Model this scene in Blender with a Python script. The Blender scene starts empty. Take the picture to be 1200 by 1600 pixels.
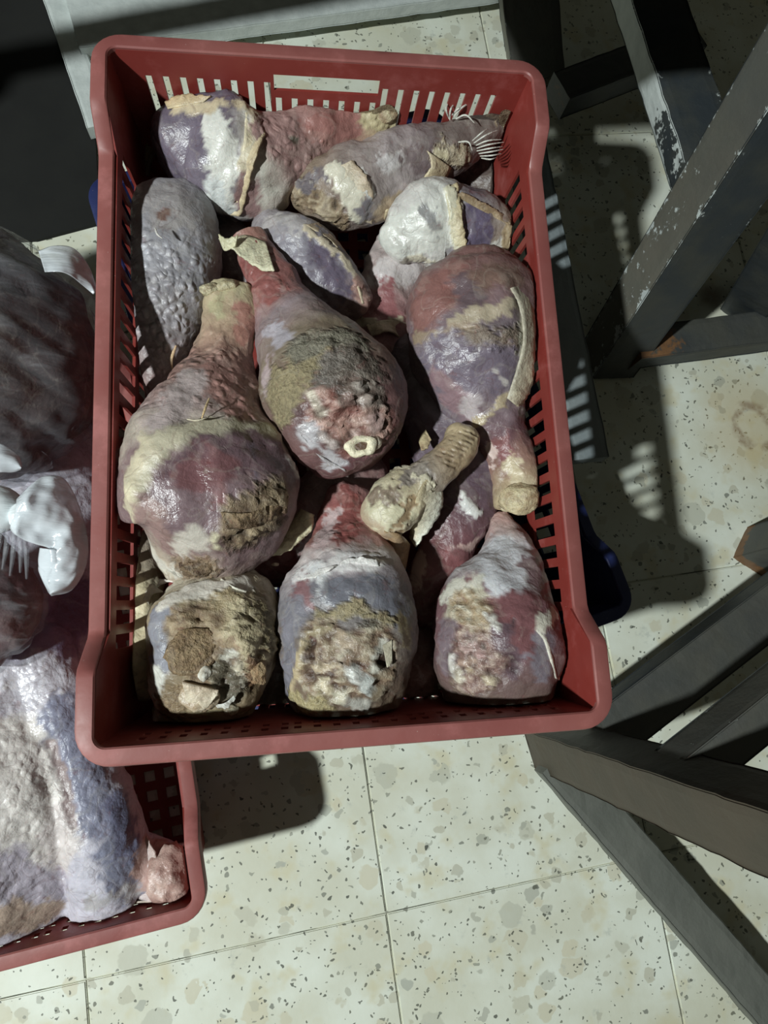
import bpy, bmesh, math, random
import numpy as np
from mathutils import Vector, Matrix
from mathutils.bvhtree import BVHTree

random.seed(7)
SC = bpy.context.scene
COL = SC.collection

# ------------------------------------------------------------------ camera
F = 1050.0                       # focal length in pixels of the 1200 x 1600 frame
CAM_H = 0.84
RW = np.array([[0.9893586575, -0.0406158543, 0.1397132746],
               [-0.0644433526, -0.9832467630, 0.1705076458],
               [0.1304473113, -0.1776968074, -0.9754011193]])   # camera (x right, y down, z forward) -> world
cam_d = bpy.data.cameras.new('camera')
cam = bpy.data.objects.new('camera', cam_d)
COL.objects.link(cam)
cam_d.sensor_fit = 'VERTICAL'
cam_d.sensor_height = 24.0
cam_d.lens = 24.0 * F / 1600.0
cam_d.clip_start = 0.01
M = Matrix([[RW[i][0], -RW[i][1], -RW[i][2]] for i in range(3)]).to_4x4()
M.translation = (0, 0, CAM_H)
cam.matrix_world = M
SC.camera = cam

# ------------------------------------------------------------------ light, world, exposure
W = bpy.data.worlds.new('world')
SC.world = W
W.use_nodes = True
W.node_tree.nodes['Background'].inputs[0].default_value = (0.98, 1.0, 0.80, 1)
W.node_tree.nodes['Background'].inputs[1].default_value = 0.042
ld = bpy.data.lights.new('shop_lamp', 'POINT')
ld.energy = 345.0
ld.color = (0.93, 1.0, 0.99)
ld.shadow_soft_size = 0.06
lamp = bpy.data.objects.new('shop_lamp', ld)
COL.objects.link(lamp)
lamp.location = (-1.67, -0.65, 2.30)
SC.view_settings.view_transform = 'Standard'
SC.view_settings.look = 'None'
SC.view_settings.exposure = 0.0
SC.view_settings.gamma = 1.0
SC.view_settings.use_curve_mapping = False

# ------------------------------------------------------------------ helpers
def at(x, y, z):
    """world point at height z seen at pixel (x, y)"""
    d = RW @ np.array([(x - 600) / F, (y - 800) / F, 1.0])
    return np.array([0, 0, CAM_H]) + d * (z - CAM_H) / d[2]

CAMP = np.array([0, 0, CAM_H])
FWD = RW[:, 2]
def depth(P): return (np.asarray(P) - CAMP) @ FWD

def srgb(r, g, b):
    f = lambda c: c / 12.92 if c <= 0.04045 else ((c + 0.055) / 1.055) ** 2.4
    return np.array([f(r / 255), f(g / 255), f(b / 255)])

def _hash(ix, iy, iz):
    h = (ix * 374761393 + iy * 668265263 + iz * 1442695041) & 0xffffffff
    h = ((h ^ (h >> 13)) * 1274126177) & 0xffffffff
    return ((h ^ (h >> 16)) & 0xffffff) / float(0xffffff)

def noise3(p):
    i = np.floor(p).astype(np.int64); f = p - i
    u = f * f * (3 - 2 * f)
    r = 0
    for dx in (0, 1):
        for dy in (0, 1):
            for dz in (0, 1):
                w = (u[:, 0] if dx else 1 - u[:, 0]) * (u[:, 1] if dy else 1 - u[:, 1]) * (u[:, 2] if dz else 1 - u[:, 2])
                r = r + w * _hash(i[:, 0] + dx, i[:, 1] + dy, i[:, 2] + dz)
    return r * 2 - 1

def fbm(p, octv=3):
    a, s, r = 1.0, 0.0, 0
    for k in range(octv):
        r = r + a * noise3(p * 2.03 ** k + 17.3 * k); s += a; a *= 0.5
    return r / s

def link(name, me, parent=None, mat=None, loc=None):
    o = bpy.data.objects.new(name, me)
    COL.objects.link(o)
    if parent is not None: o.parent = parent
    if loc is not None: o.location = loc
    if mat is not None: me.materials.append(mat)
    return o

def tag(o, label=None, cat=None, group=None, kind=None):
    if label: o['label'] = label
    if cat: o['category'] = cat
    if group: o['group'] = group
    if kind: o['kind'] = kind
    return o

def empty(name, loc, rz=0.0):
    o = bpy.data.objects.new(name, None)
    o.empty_display_size = 0.02
    o.location = loc; o.rotation_euler = (0, 0, rz)
    COL.objects.link(o)
    return o

def mesh_np(name, V, Fc, smooth=True):
    me = bpy.data.meshes.new(name)
    me.from_pydata([tuple(v) for v in np.asarray(V)], [], [tuple(int(i) for i in f) for f in Fc])
    me.update()
    if smooth: me.polygons.foreach_set('use_smooth', [True] * len(me.polygons))
    return me

def set_attr(me, name, arr):
    a = me.color_attributes.new(name, 'FLOAT_COLOR', 'POINT')
    full = np.ones((len(me.vertices), 4), dtype=np.float32)
    full[:, :arr.shape[1]] = arr
    a.data.foreach_set('color', full.ravel())

# ------------------------------------------------------------------ materials
def new_mat(name):
    m = bpy.data.materials.new(name); m.use_nodes = True
    nt = m.node_tree
    b = nt.nodes['Principled BSDF']
    return m, nt, b

class N:
    """small node graph helper"""
    def __init__(s, nt): s.nt = nt
    def add(s, t, **kw):
        n = s.nt.nodes.new(t)
        for k, v in kw.items(): setattr(n, k, v)
        return n
    def put(s, sock, v):
        if hasattr(v, 'is_output') or isinstance(v, bpy.types.NodeSocket): s.nt.links.new(v, sock)
        else: sock.default_value = v
    def math(s, op, a, b=0.0, c=0.0, clamp=False):
        n = s.add('ShaderNodeMath', operation=op, use_clamp=clamp)
        s.put(n.inputs[0], a); s.put(n.inputs[1], b); s.put(n.inputs[2], c)
        return n.outputs[0]
    def mix(s, f, a, b, blend='MIX'):
        n = s.add('ShaderNodeMix', data_type='RGBA', blend_type=blend)
        s.put(n.inputs[0], f)
        for k, v in ((6, a), (7, b)):
            if isinstance(v, (tuple, list, np.ndarray)): v = (float(v[0]), float(v[1]), float(v[2]), 1.0)
            s.put(n.inputs[k], v)
        return n.outputs[2]
    def noise(s, vec, scale, detail=3.0, rough=0.55, dist=0.0, col=False):
        n = s.add('ShaderNodeTexNoise')
        if vec is not None: s.put(n.inputs['Vector'], vec)
        s.put(n.inputs['Scale'], scale); s.put(n.inputs['Detail'], detail); s.put(n.inputs['Roughness'], rough); s.put(n.inputs['Distortion'], dist)
        return n.outputs[1] if col else n.outputs[0]
    def voro(s, vec, scale, feature='F1', rand=1.0):
        n = s.add('ShaderNodeTexVoronoi', feature=feature)
        if vec is not None: s.put(n.inputs['Vector'], vec)
        s.put(n.inputs['Scale'], scale); s.put(n.inputs['Randomness'], rand)
        return n
    def ramp(s, f, lo, hi, a=0.0, b=1.0):
        n = s.add('ShaderNodeMapRange', interpolation_type='SMOOTHSTEP')
        s.put(n.inputs[0], f); s.put(n.inputs[1], lo); s.put(n.inputs[2], hi); s.put(n.inputs[3], a); s.put(n.inputs[4], b)
        return n.outputs[0]
    def attr(s, name):
        return s.add('ShaderNodeAttribute', attribute_name=name)
    def sep(s, c):
        n = s.add('ShaderNodeSeparateColor'); s.put(n.inputs[0], c); return n.outputs
    def pos(s): return s.add('ShaderNodeNewGeometry').outputs['Position']
    def obj(s): return s.add('ShaderNodeTexCoord').outputs['Object']
    def vadd(s, a, b, op='ADD'):
        n = s.add('ShaderNodeVectorMath', operation=op); s.put(n.inputs[0], a); s.put(n.inputs[1], b); return n.outputs[0]
    def vscale(s, a, k):
        n = s.add('ShaderNodeVectorMath', operation='SCALE'); s.put(n.inputs[0], a); s.put(n.inputs[3], k); return n.outputs[0]
    def bump(s, h, strength, dist, normal=None):
        n = s.add('ShaderNodeBump'); s.put(n.inputs['Strength'], strength); s.put(n.inputs['Distance'], dist); s.put(n.inputs['Height'], h)
        if normal is not None: s.put(n.inputs['Normal'], normal)
        return n.outputs[0]

def mat_terrazzo():
    m, nt, b = new_mat('terrazzo'); g = N(nt)
    P = g.pos()
    warp = g.vscale(g.vadd(g.noise(P, 70.0, 2.0, col=True), (0.5, 0.5, 0.5), 'SUBTRACT'), 0.016)
    Q = g.vadd(P, warp)
    cloud = g.noise(P, 9.0, 4.0)
    col = g.mix(g.ramp(cloud, 0.35, 0.68), srgb(208, 209, 190), srgb(224, 229, 216))
    tint = g.noise(P, 22.0, 3.0)
    col = g.mix(g.ramp(tint, 0.52, 0.72, 0, 0.75), col, srgb(206, 200, 168))
    def chips(col, scale, frac, size, ca, cb, amount, seed):
        v = g.voro(g.vadd(Q, (seed, seed * 1.7, 0)), scale)
        h = g.sep(v.outputs['Color'])
        pick = g.math('LESS_THAN', h[0], frac)
        r = g.math('MULTIPLY_ADD', h[1], size, size * 0.45)
        inside = g.ramp(g.math('SUBTRACT', r, v.outputs['Distance']), -0.02, 0.05)
        f = g.math('MULTIPLY', g.math('MULTIPLY', pick, inside), amount)
        c = g.mix(h[2], ca, cb)
        return g.mix(f, col, c)
    col = chips(col, 30.0, 0.42, 0.36, srgb(186, 188, 172), srgb(206, 200, 174), 0.7, 3.1)
    col = chips(col, 58.0, 0.20, 0.36, srgb(166, 170, 158), srgb(190, 188, 168), 0.75, 11.7)
    col = chips(col, 150.0, 0.07, 0.34, srgb(104, 108, 100), srgb(150, 152, 138), 0.8, 5.3)
    col = chips(col, 250.0, 0.11, 0.38, srgb(56, 60, 54), srgb(106, 108, 96), 0.85, 21.9)
    # grime and rust stains of the floor itself
    st = g.add('ShaderNodeVectorMath', operation='DISTANCE')
    rp = at(1178, 668, 0)
    wob = g.vscale(g.vadd(g.noise(P, 25.0, 3.0, col=True), (0.5, 0.5, 0.5), 'SUBTRACT'), 0.03)
    g.put(st.inputs[0], g.vadd(P, wob)); st.inputs[1].default_value = tuple(rp)
    d = st.outputs['Value']
    ringv = g.math('ABSOLUTE', g.math('SUBTRACT', d, 0.030))
    ring = g.ramp(ringv, 0.011, 0.002, 0, 0.62)
    halo = g.ramp(d, 0.105, 0.03, 0, 0.5)
    col = g.mix(halo, col, srgb(190, 168, 118))
    col = g.mix(g.math('MULTIPLY', ring, g.ramp(g.noise(P, 40.0), 0.35, 0.6)), col, srgb(120, 86, 56))
    st2 = g.add('ShaderNodeVectorMath', operation='DISTANCE')
    g.put(st2.inputs[0], g.vadd(P, wob)); st2.inputs[1].default_value = tuple(at(1110, 462, 0))
    col = g.mix(g.ramp(st2.outputs['Value'], 0.028, 0.004, 0, 0.7), col, srgb(120, 92, 66))
    bl = g.noise(g.vadd(P, (3.3, 1.1, 0)), 34.0, 5.0, 0.7)
    col = g.mix(g.ramp(bl, 0.60, 0.72, 0, 0.45), col, srgb(170, 176, 168))
    dirt = g.math('MULTIPLY', g.ramp(g.noise(P, 5.0, 5.0), 0.5, 0.75), 0.30)
    col = g.mix(dirt, col, srgb(178, 172, 140))
    nt.links.new(col, b.inputs['Base Color'])
    g.put(b.inputs['Roughness'], g.ramp(g.noise(P, 30.0), 0.3, 0.7, 0.38, 0.62))
    b.inputs['Specular IOR Level'].default_value = 0.35
    nt.links.new(g.bump(g.noise(P, 160.0, 3.0), 0.12, 0.001), b.inputs['Normal'])
    return m

def mat_grout():
    m, nt, b = new_mat('grout'); g = N(nt); P = g.pos()
    nt.links.new(g.mix(g.ramp(g.noise(P, 11.0, 4.0), 0.40, 0.56), srgb(90, 92, 82), srgb(198, 198, 178)), b.inputs['Base Color'])
    b.inputs['Roughness'].default_value = 0.9
    return m

def mat_plastic(name, c, c2, dust=0.25, rough=0.42):
    m, nt, b = new_mat(name); g = N(nt); P = g.obj()
    col = g.mix(g.ramp(g.noise(P, 12.0, 4.0), 0.3, 0.7), c, c2)
    sp = g.noise(P, 420.0, 2.0)
    scuff = g.math('MULTIPLY', g.ramp(g.noise(P, 24.0, 5.0, 0.65), 0.5, 0.72), dust)
    col = g.mix(scuff, col, srgb(190, 120, 118))
    col = g.mix(g.ramp(sp, 0.74, 0.80, 0, 0.55), col, srgb(205, 180, 172))
    nt.links.new(col, b.inputs['Base Color'])
    g.put(b.inputs['Roughness'], g.ramp(g.noise(P, 30.0, 4.0), 0.3, 0.7, rough - 0.1, rough + 0.14))
    nt.links.new(g.bump(g.noise(P, 260.0, 3.0), 0.10, 0.0008), b.inputs['Normal'])
    return m

def mat_wood(name='chipped_paint', ca=(44, 50, 54), cb=(60, 62, 58), ga=(96, 98, 90), gb=(112, 106, 94)):
    """black paint over a pale undercoat; attribute WearShading says where the paint has gone (r: pale, g: bare brown, b: greyer tone, also for lit sides)"""
    m, nt, b = new_mat(name); g = N(nt); P = g.pos()
    a = g.sep(g.attr('WearShading').outputs['Color'])
    n1 = g.noise(P, 38.0, 6.0, 0.68)
    n2 = g.noise(P, 150.0, 4.0, 0.6)
    k = g.math('MULTIPLY_ADD', n2, 0.35, g.math('MULTIPLY', n1, 0.75))
    base = g.mix(g.ramp(g.noise(P, 20.0, 4.0), 0.35, 0.7), srgb(*ca), srgb(*cb))
    base = g.mix(a[2], base, g.mix(g.noise(P, 30.0, 4.0), srgb(*ga), srgb(*gb)))
    brown = g.mix(n2, srgb(88, 62, 44), srgb(132, 96, 62))
    bm_ = g.ramp(g.math('ADD', g.math('MULTIPLY', k, 1.0), a[1]), 0.93, 1.06)
    col = g.mix(bm_, base, brown)
    pale = g.mix(g.noise(P, 60.0, 4.0), srgb(166, 174, 172), srgb(214, 220, 216))
    pm = g.ramp(g.math('ADD', k, a[0]), 0.97, 1.02)
    col = g.mix(pm, col, pale)
    nt.links.new(col, b.inputs['Base Color'])
    b.inputs['Roughness'].default_value = 0.55
    h = g.math('MULTIPLY_ADD', pm, -0.6, g.math('MULTIPLY', n2, 0.7))
    nt.links.new(g.bump(h, 0.5, 0.0015), b.inputs['Normal'])
    return m

def mat_meat():
    m, nt, b = new_mat('raw_poultry'); g = N(nt); P = g.obj()
    c = g.attr('Col').outputs['Color']
    k = g.sep(g.attr('Msk').outputs['Color'])      # pimples, fibre/dry crust, wetness
    mot = g.noise(P, 55.0, 5.0, 0.62)
    fine = g.noise(P, 330.0, 4.0, 0.6)
    br = g.math('MULTIPLY_ADD', g.math('SUBTRACT', mot, 0.5), 0.75, 1.0)
    fa = g.math('MULTIPLY_ADD', k[1], 1.3, 0.35)
    br = g.math('ADD', br, g.math('MULTIPLY', g.math('SUBTRACT', fine, 0.5), fa))
    wq = g.vadd(P, g.vscale(g.vadd(g.noise(P, 60.0, 2.0, col=True), (0.5, 0.5, 0.5), 'SUBTRACT'), 0.009))
    v = g.voro(wq, 120.0)
    pim = g.ramp(v.outputs['Distance'], 0.62, 0.12)
    pimv = g.math('MULTIPLY', pim, k[0])
    br = g.math('ADD', br, g.math('MULTIPLY', g.math('SUBTRACT', pim, 0.55), g.math('MULTIPLY', k[0], 0.42)))
    col = g.mix(1.0, c, g.add('ShaderNodeCombineColor').outputs[0], 'MULTIPLY')
    cc = nt.nodes[-1]
    cc = [n for n in nt.nodes if n.bl_idname == 'ShaderNodeCombineColor'][-1]
    nt.links.new(br, cc.inputs[0]); nt.links.new(br, cc.inputs[1]); nt.links.new(br, cc.inputs[2])
    # thin red veins and pale blotches in the flesh
    rn = g.noise(P, 90.0, 4.0, 0.6, 0.6)
    col = g.mix(g.ramp(rn, 0.60, 0.74, 0, 0.30), col, srgb(128, 60, 56))
    pn = g.noise(g.vadd(P, (4.1, 2.2, 7.7)), 75.0, 5.0, 0.65)
    col = g.mix(g.ramp(pn, 0.60, 0.76, 0, 0.34), col, srgb(212, 205, 190))
    vn = g.math('ABSOLUTE', g.math('SUBTRACT', g.noise(P, 26.0, 2.0, 0.5, 0.6), 0.5))
    col = g.mix(g.ramp(vn, 0.030, 0.004, 0, 0.10), col, srgb(206, 198, 184))
    vd = g.math('ABSOLUTE', g.math('SUBTRACT', g.noise(g.vadd(P, (1.7, 5.2, 3.3)), 34.0, 2.0, 0.5, 0.8), 0.5))
    col = g.mix(g.ramp(vd, 0.016, 0.002, 0, 0.24), col, srgb(92, 58, 52))
    nt.links.new(col, b.inputs['Base Color'])
    rr = g.math('MULTIPLY_ADD', k[2], -0.42, 0.66)
    rr = g.math('ADD', rr, g.math('MULTIPLY', g.math('SUBTRACT', g.noise(P, 45.0, 3.0), 0.5), 0.35), clamp=True)
    nt.links.new(g.math('MAXIMUM', rr, 0.14), b.inputs['Roughness'])
    b.inputs['Specular IOR Level'].default_value = 0.5
    h = g.math('MULTIPLY', pimv, 1.0)
    h = g.math('ADD', h, g.math('MULTIPLY', fine, g.math('MULTIPLY_ADD', k[1], 0.9, 0.16)))
    h = g.math('ADD', h, g.math('MULTIPLY', g.noise(P, 130.0, 4.0, 0.6), g.math('MULTIPLY_ADD', k[1], 1.1, 0.45)))
    h = g.math('ADD', h, g.math('MULTIPLY', g.ramp(vn, 0.05, 0.0), 0.03))
    h = g.math('SUBTRACT', h, g.math('MULTIPLY', g.ramp(vd, 0.05, 0.0), 0.05))
    nt.links.new(g.bump(h, 0.85, 0.0028), b.inputs['Normal'])
    b.inputs['Subsurface Weight'].default_value = 0.06
    b.inputs['Subsurface Radius'].default_value = (0.006, 0.003, 0.002)
    return m

def mat_film(name, haze, tint, streak=0.3):
    m, nt, b = new_mat(name); g = N(nt); P = g.obj()
    tr = g.add('ShaderNodeBsdfTransparent')
    tr.inputs[0].default_value = (0.96, 0.97, 0.98, 1)
    b.inputs['Base Color'].default_value = (*tint, 1)
    b.inputs['Roughness'].default_value = 0.16
    b.inputs['Specular IOR Level'].default_value = 0.8
    mp = g.add('ShaderNodeMapping'); mp.inputs['Rotation'].default_value = (0, 0, -0.45); mp.inputs['Scale'].default_value = (1.0, 6.0, 1.0)
    nt.links.new(P, mp.inputs[0])
    s = g.noise(mp.outputs[0], 16.0, 5.0, 0.6, 0.4)
    lw = g.add('ShaderNodeLayerWeight'); lw.inputs[0].default_value = 0.25
    f = g.math('ADD', haze, g.ramp(s, 0.45, 0.75, 0, streak))
    f = g.math('ADD', f, g.math('MULTIPLY', lw.outputs['Facing'], 0.22), clamp=True)
    mx = g.add('ShaderNodeMixShader')
    nt.links.new(f, mx.inputs[0]); nt.links.new(tr.outputs[0], mx.inputs[1]); nt.links.new(b.outputs[0], mx.inputs[2])
    nt.links.new(g.bump(s, 0.5, 0.004), b.inputs['Normal'])
    nt.links.new(mx.outputs[0], nt.nodes['Material Output'].inputs[0])
    return m

def mat_simple(name, c, c2=None, rough=0.6, scale=30.0, bump=0.2):
    m, nt, b = new_mat(name); g = N(nt); P = g.obj()
    nt.links.new(g.mix(g.ramp(g.noise(P, scale, 5.0), 0.3, 0.7), c, c if c2 is None else c2), b.inputs['Base Color'])
    b.inputs['Roughness'].default_value = rough
    nt.links.new(g.bump(g.noise(P, scale * 6, 4.0), bump, 0.001), b.inputs['Normal'])
    return m

M_FLOOR = mat_terrazzo()
M_GROUT = mat_grout()
M_RED = mat_plastic('red_plastic', srgb(128, 50, 44), srgb(140, 58, 51), 0.28)
M_RIM = mat_plastic('red_plastic_worn', srgb(138, 78, 74), srgb(150, 92, 86), 0.42, 0.5)
M_BLUE = mat_plastic('blue_plastic', srgb(32, 40, 82), srgb(40, 50, 96), 0.0)
M_WOOD = mat_wood()
M_WOOD2 = mat_wood('dark_brown_paint', (44, 38, 30), (56, 46, 36), (74, 69, 58), (84, 76, 62))
M_WOOD3 = mat_wood('grey_paint', (88, 91, 85), (100, 102, 95), (106, 108, 100), (114, 114, 106))
M_WOOD4 = mat_wood('blue_grey_paint', (118, 128, 132), (134, 142, 144), (120, 126, 126), (130, 134, 130))
M_MEAT = mat_meat()
M_SHADE = mat_simple('shade_sheet', srgb(12, 13, 11), srgb(18, 19, 16), 0.9, 20.0)  # near-black, so the flat sheet reads as shaded floor
M_PALE = mat_simple('pale_edge', srgb(176, 174, 158), srgb(140, 140, 124), 0.8, 60.0)
M_FILM = mat_film('clear_film', 0.10, (0.62, 0.64, 0.68), 0.30)
M_FILM2 = mat_film('milky_film', 0.55, (0.86, 0.91, 0.95), 0.25)

# ------------------------------------------------------------------ floor of terrazzo tiles
TS, GAP = 0.3315, 0.0013
TA = math.radians(5.0)
def build_floor():
    bm = bmesh.new()
    bmesh.ops.create_grid(bm, x_segments=1, y_segments=1, size=1.6)
    me = bpy.data.meshes.new('floor'); bm.to_mesh(me); bm.free()
    fl = link('floor', me, None, M_GROUT, (0.1, 0.4, -0.0022))
    tag(fl, kind='structure')
    # one shared tile: a slab with a small bevelled edge and slightly chipped corners
    bm = bmesh.new()
    s = (TS - GAP) / 2
    bmesh.ops.create_cube(bm, size=1.0, matrix=Matrix.Diagonal((2 * s, 2 * s, 0.012, 1)))
    bmesh.ops.translate(bm, verts=bm.verts, vec=(0, 0, -0.006))
    top = [e for e in bm.edges if all(v.co.z > -0.001 for v in e.verts)]
    bmesh.ops.bevel(bm, geom=top, offset=0.0012, segments=2, affect='EDGES')
    tm = bpy.data.meshes.new('tile'); bm.to_mesh(tm); bm.free(); tm.materials.append(M_FLOOR)
    c = Vector((0.0926, -0.3239)); ux = Vector((math.cos(TA), math.sin(TA))); uy = Vector((-ux.y, ux.x))
    for i in range(-4, 4):
        for j in range(-2, 6):
            p = c + ux * (i + 0.5) * TS + uy * (j + 0.5) * TS
            o = bpy.data.objects.new('tile', tm); COL.objects.link(o)
            o.parent = fl
            o.location = (p.x - 0.1, p.y - 0.4, 0.0022 + random.uniform(-0.0003, 0.0002))
            o.rotation_euler = (0, 0, TA)
    return fl
build_floor()

# ------------------------------------------------------------------ crates
def panel(V, Fc, us, vs, hole, fn):
    cache = {}
    def vid(i, j, d):
        k = (i, j, d)
        if k not in cache:
            cache[k] = len(V); V.append(fn(us[i], vs[j], d))
        return cache[k]
    nu, nv = len(us) - 1, len(vs) - 1
    solid = lambda i, j: 0 <= i < nu and 0 <= j < nv and not hole(i, j)
    for i in range(nu):
        for j in range(nv):
            if not solid(i, j): continue
            q = [(i, j), (i + 1, j), (i + 1, j + 1), (i, j + 1)]
            Fc.append([vid(a, b, 0) for a, b in q])
            Fc.append([vid(a, b, 1) for a, b in reversed(q)])
            for (di, dj), (a, b) in (((0, -1), (0, 1)), ((1, 0), (1, 2)), ((0, 1), (2, 3)), ((-1, 0), (3, 0))):
                if not solid(i + di, j + dj):
                    Fc.append([vid(*q[b], 0), vid(*q[a], 0), vid(*q[a], 1), vid(*q[b], 1)])

def make_crate(name, loc, rz, mat, w, l, h=0.163, dip=0.028, label='', group=None):
    root = empty(name, loc, rz)
    tag(root, label, 'crate', group)
    fl = 0.0135                                   # flange width
    T = 0.0026                                    # wall thickness
    taper = 0.011
    L2, W2 = l / 2, w / 2
    def topz(u):                                  # the long walls dip between the corner posts
        a = abs(u)
        e1, e0 = L2 - 0.066, L2 - 0.092
        t = min(1, max(0, (a - e0) / (e1 - e0)))
        return h - dip + dip * t
    def inset(z): return taper * (1 - z / h)
    # long walls
    n = 23; pitch = 0.0194 * (l / 0.5945); hw = 0.0058
    us = [-L2 + fl]
    cs = [(-(n - 1) / 2 + k) * pitch for k in range(n)]
    for c in cs: us += [c - hw, c + hw]
    us += [L2 - fl]
    us = sorted(us + [L2 - 0.066, L2 - 0.092, -L2 + 0.066, -L2 + 0.092])
    vs = [0.0, 0.022, 0.063, 0.075, 0.118, 1.0]
    def is_hole_u(i): 
        m_ = (us[i] + us[i + 1]) / 2
        return any(abs(m_ - c) < hw for c in cs)
    for s in (-1, 1):
        V, Fc = [], []
        def fn(u, v, d, s=s):
            z = v if v < 0.99 else topz(u) - 0.003
            x = W2 - fl - inset(z) + T - d * T
            y = u * (1 - (taper / L2) * (1 - z / h))
            return (s * x, y, z)
        panel(V, Fc, us, vs, lambda i, j: j in (1, 3) and is_hole_u(i), fn)
        link('side_wall', mesh_np('side_wall', V, Fc if s > 0 else [f[::-1] for f in Fc], False), root, mat)
    # short walls
    hh = 0.0028
    sl = sorted([sg * (0.055 + 0.0150 * k) for k in range(8) for sg in (-1, 1)])
    low = [-0.045 + 0.015 * k for k in range(7)]
    ub = [-W2 + fl]
    for c in sorted(sl + low): ub += [c - hh, c + hh]
    ub += [W2 - fl, -0.042 * 1.16, 0.042 * 1.16]
    ub = sorted(ub)
    vb = [0.0, 0.018, 0.050, 0.060, 0.120, 0.128, 0.136, 0.1445, h - 0.003]
    def hole_s(i, j):
        m_ = (ub[i] + ub[i + 1]) / 2
        if abs(m_) < 0.042 * 1.16 and vb[j] >= 0.1279 and vb[j] < 0.144: return True
        if any(abs(m_ - c) < hh for c in sl) and (0.0599 <= vb[j] < 0.1359 or 0.0179 <= vb[j] < 0.049): return True
        if any(abs(m_ - c) < hh for c in low) and (0.0179 <= vb[j] < 0.049 or 0.0599 <= vb[j] < 0.119): return True
        return False
    def hole_f(i, j):
        m_ = (ub[i] + ub[i + 1]) / 2
        return any(abs(m_ - c) < hh for c in sl + low) and (0.1199 <= vb[j] < 0.127 or 0.1359 <= vb[j] < 0.144 or 0.0179 <= vb[j] < 0.049)
    for s, nm in ((-1, 'front_wall'), (1, 'back_wall')):
        V, Fc = [], []
        def fn(u, z, d, s=s):
            y = L2 - fl - inset(z) + T - d * T
            x = u * (1 - (taper / W2) * (1 - z / h))
            return (x, s * y, z)
        panel(V, Fc, ub, vb, hole_s if s > 0 else hole_f, fn)
        link(nm, mesh_np(nm, V, Fc if s < 0 else [f[::-1] for f in Fc], False), root, mat)
    # base grid
    bw, bl = W2 - fl - taper + T, L2 - fl - taper + T
    def brk(half, p, r):
        k = int((half - 0.02) / p); out = [-half]
        for i in range(-k, k + 1): out += [i * p - r, i * p + r]
        return out + [half]
    bu, bv = brk(bw, 0.0215, 0.006), brk(bl, 0.0215, 0.006)
    V, Fc = [], []
    panel(V, Fc, bu, bv, lambda i, j: i % 2 == 1 and j % 2 == 1, lambda u, v, d: (u, v, 0.0035 - d * 0.0035))
    link('base', mesh_np('base', V, [f for f in Fc], False), root, mat)
    # rim: a flange turned down at its outer edge, swept round the crate
    def rrect(hx, hy, r, ts):
        out = []
        for kind, a, b in ts:
            if kind == 'e':      # edge: a = side, b = position -1..1
                if a == 0: out.append((hx, b))
                elif a == 1: out.append((b, hy))
                elif a == 2: out.append((-hx, b))
                else: out.append((b, -hy))
            else:
                cx, cy = ((hx - r, hy - r), (-hx + r, hy - r), (-hx + r, -hy + r), (hx - r, -hy + r))[a]
                out.append((cx + r * math.cos(b), cy + r * math.sin(b)))
        return out
    ts = []
    ye = [-(L2 - 0.035), -(L2 - 0.062), -(L2 - 0.068), -(L2 - 0.074), -(L2 - 0.084), -(L2 - 0.090), -(L2 - 0.096), -0.1, 0, 0.1]
    ye = ye + [-v for v in ye[:7][::-1]]
    xe = [-(W2 - 0.035), -0.1, 0, 0.1, W2 - 0.035]
    arc = [k * math.pi / 2 / 7 for k in range(8)]
    for v in ye: ts.append(('e', 0, v))
    for a in arc: ts.append(('c', 0, a))
    for v in xe[::-1]: ts.append(('e', 1, v))
    for a in arc: ts.append(('c', 1, a + math.pi / 2))
    for v in ye[::-1]: ts.append(('e', 2, v))
    for a in arc: ts.append(('c', 2, a + math.pi))
    for v in xe: ts.append(('e', 3, v))
    for a in arc: ts.append(('c', 3, a + 1.5 * math.pi))
    inn = rrect(W2 - fl, L2 - fl, 0.008, ts)
    out = rrect(W2, L2, 0.026, ts)
    prof = [(0, -0.005), (0, -0.0012), (0.09, 0), (0.80, 0), (0.93, -0.0007), (1, -0.0028), (1, -0.013), (0.86, -0.013), (0.84, -0.004)]
    V, Fc = [], []
    for (k, (a, b), (c, d)) in zip(ts, inn, out):
        z = topz(b) if (k[0] == 'e' and k[1] in (0, 2)) else h
        for s, dz in prof: V.append((a + (c - a) * s, b + (d - b) * s, z + dz))
    m_, npf = len(ts), len(prof)
    for i in range(m_):
        for j in range(npf):
            a, b = i, (i + 1) % m_; c, d = j, (j + 1) % npf
            Fc.append([a * npf + c, a * npf + d, b * npf + d, b * npf + c])
    rim = link('rim', mesh_np('rim', V, [f[::-1] for f in Fc], True), root, M_RIM if mat is M_RED else mat)
    rim.modifiers.new('edges', 'EDGE_SPLIT').split_angle = math.radians(40)
    return root

make_crate('plastic_crate', (0.0475, 0.2123, 0.164), math.radians(-0.6), M_RED, 0.400, 0.5945,
           label='red plastic crate heaped with turkey drumsticks, on top of the dark blue crate')
make_crate('plastic_crate', (0.0795, 0.2456, 0.0), math.radians(15.5), M_BLUE, 0.415, 0.625,
           label='dark blue plastic crate turned askew underneath the crate of drumsticks')
# lower red crate: its near right corner is set, the rest follows
def red_two():
    a = math.radians(7.5); l, w = 0.56, 0.40
    c = Vector((-0.0854, -0.2467)); ux = Vector((math.cos(a), math.sin(a))); uy = Vector((-ux.y, ux.x))
    p = c - ux * w / 2 + uy * l / 2
    make_crate('plastic_crate', (p.x, p.y, 0.0), a, M_RED, w, l, dip=0.024,
               label='lower red plastic crate on the floor at left, holding a turkey carcass and bags')
red_two()

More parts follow.
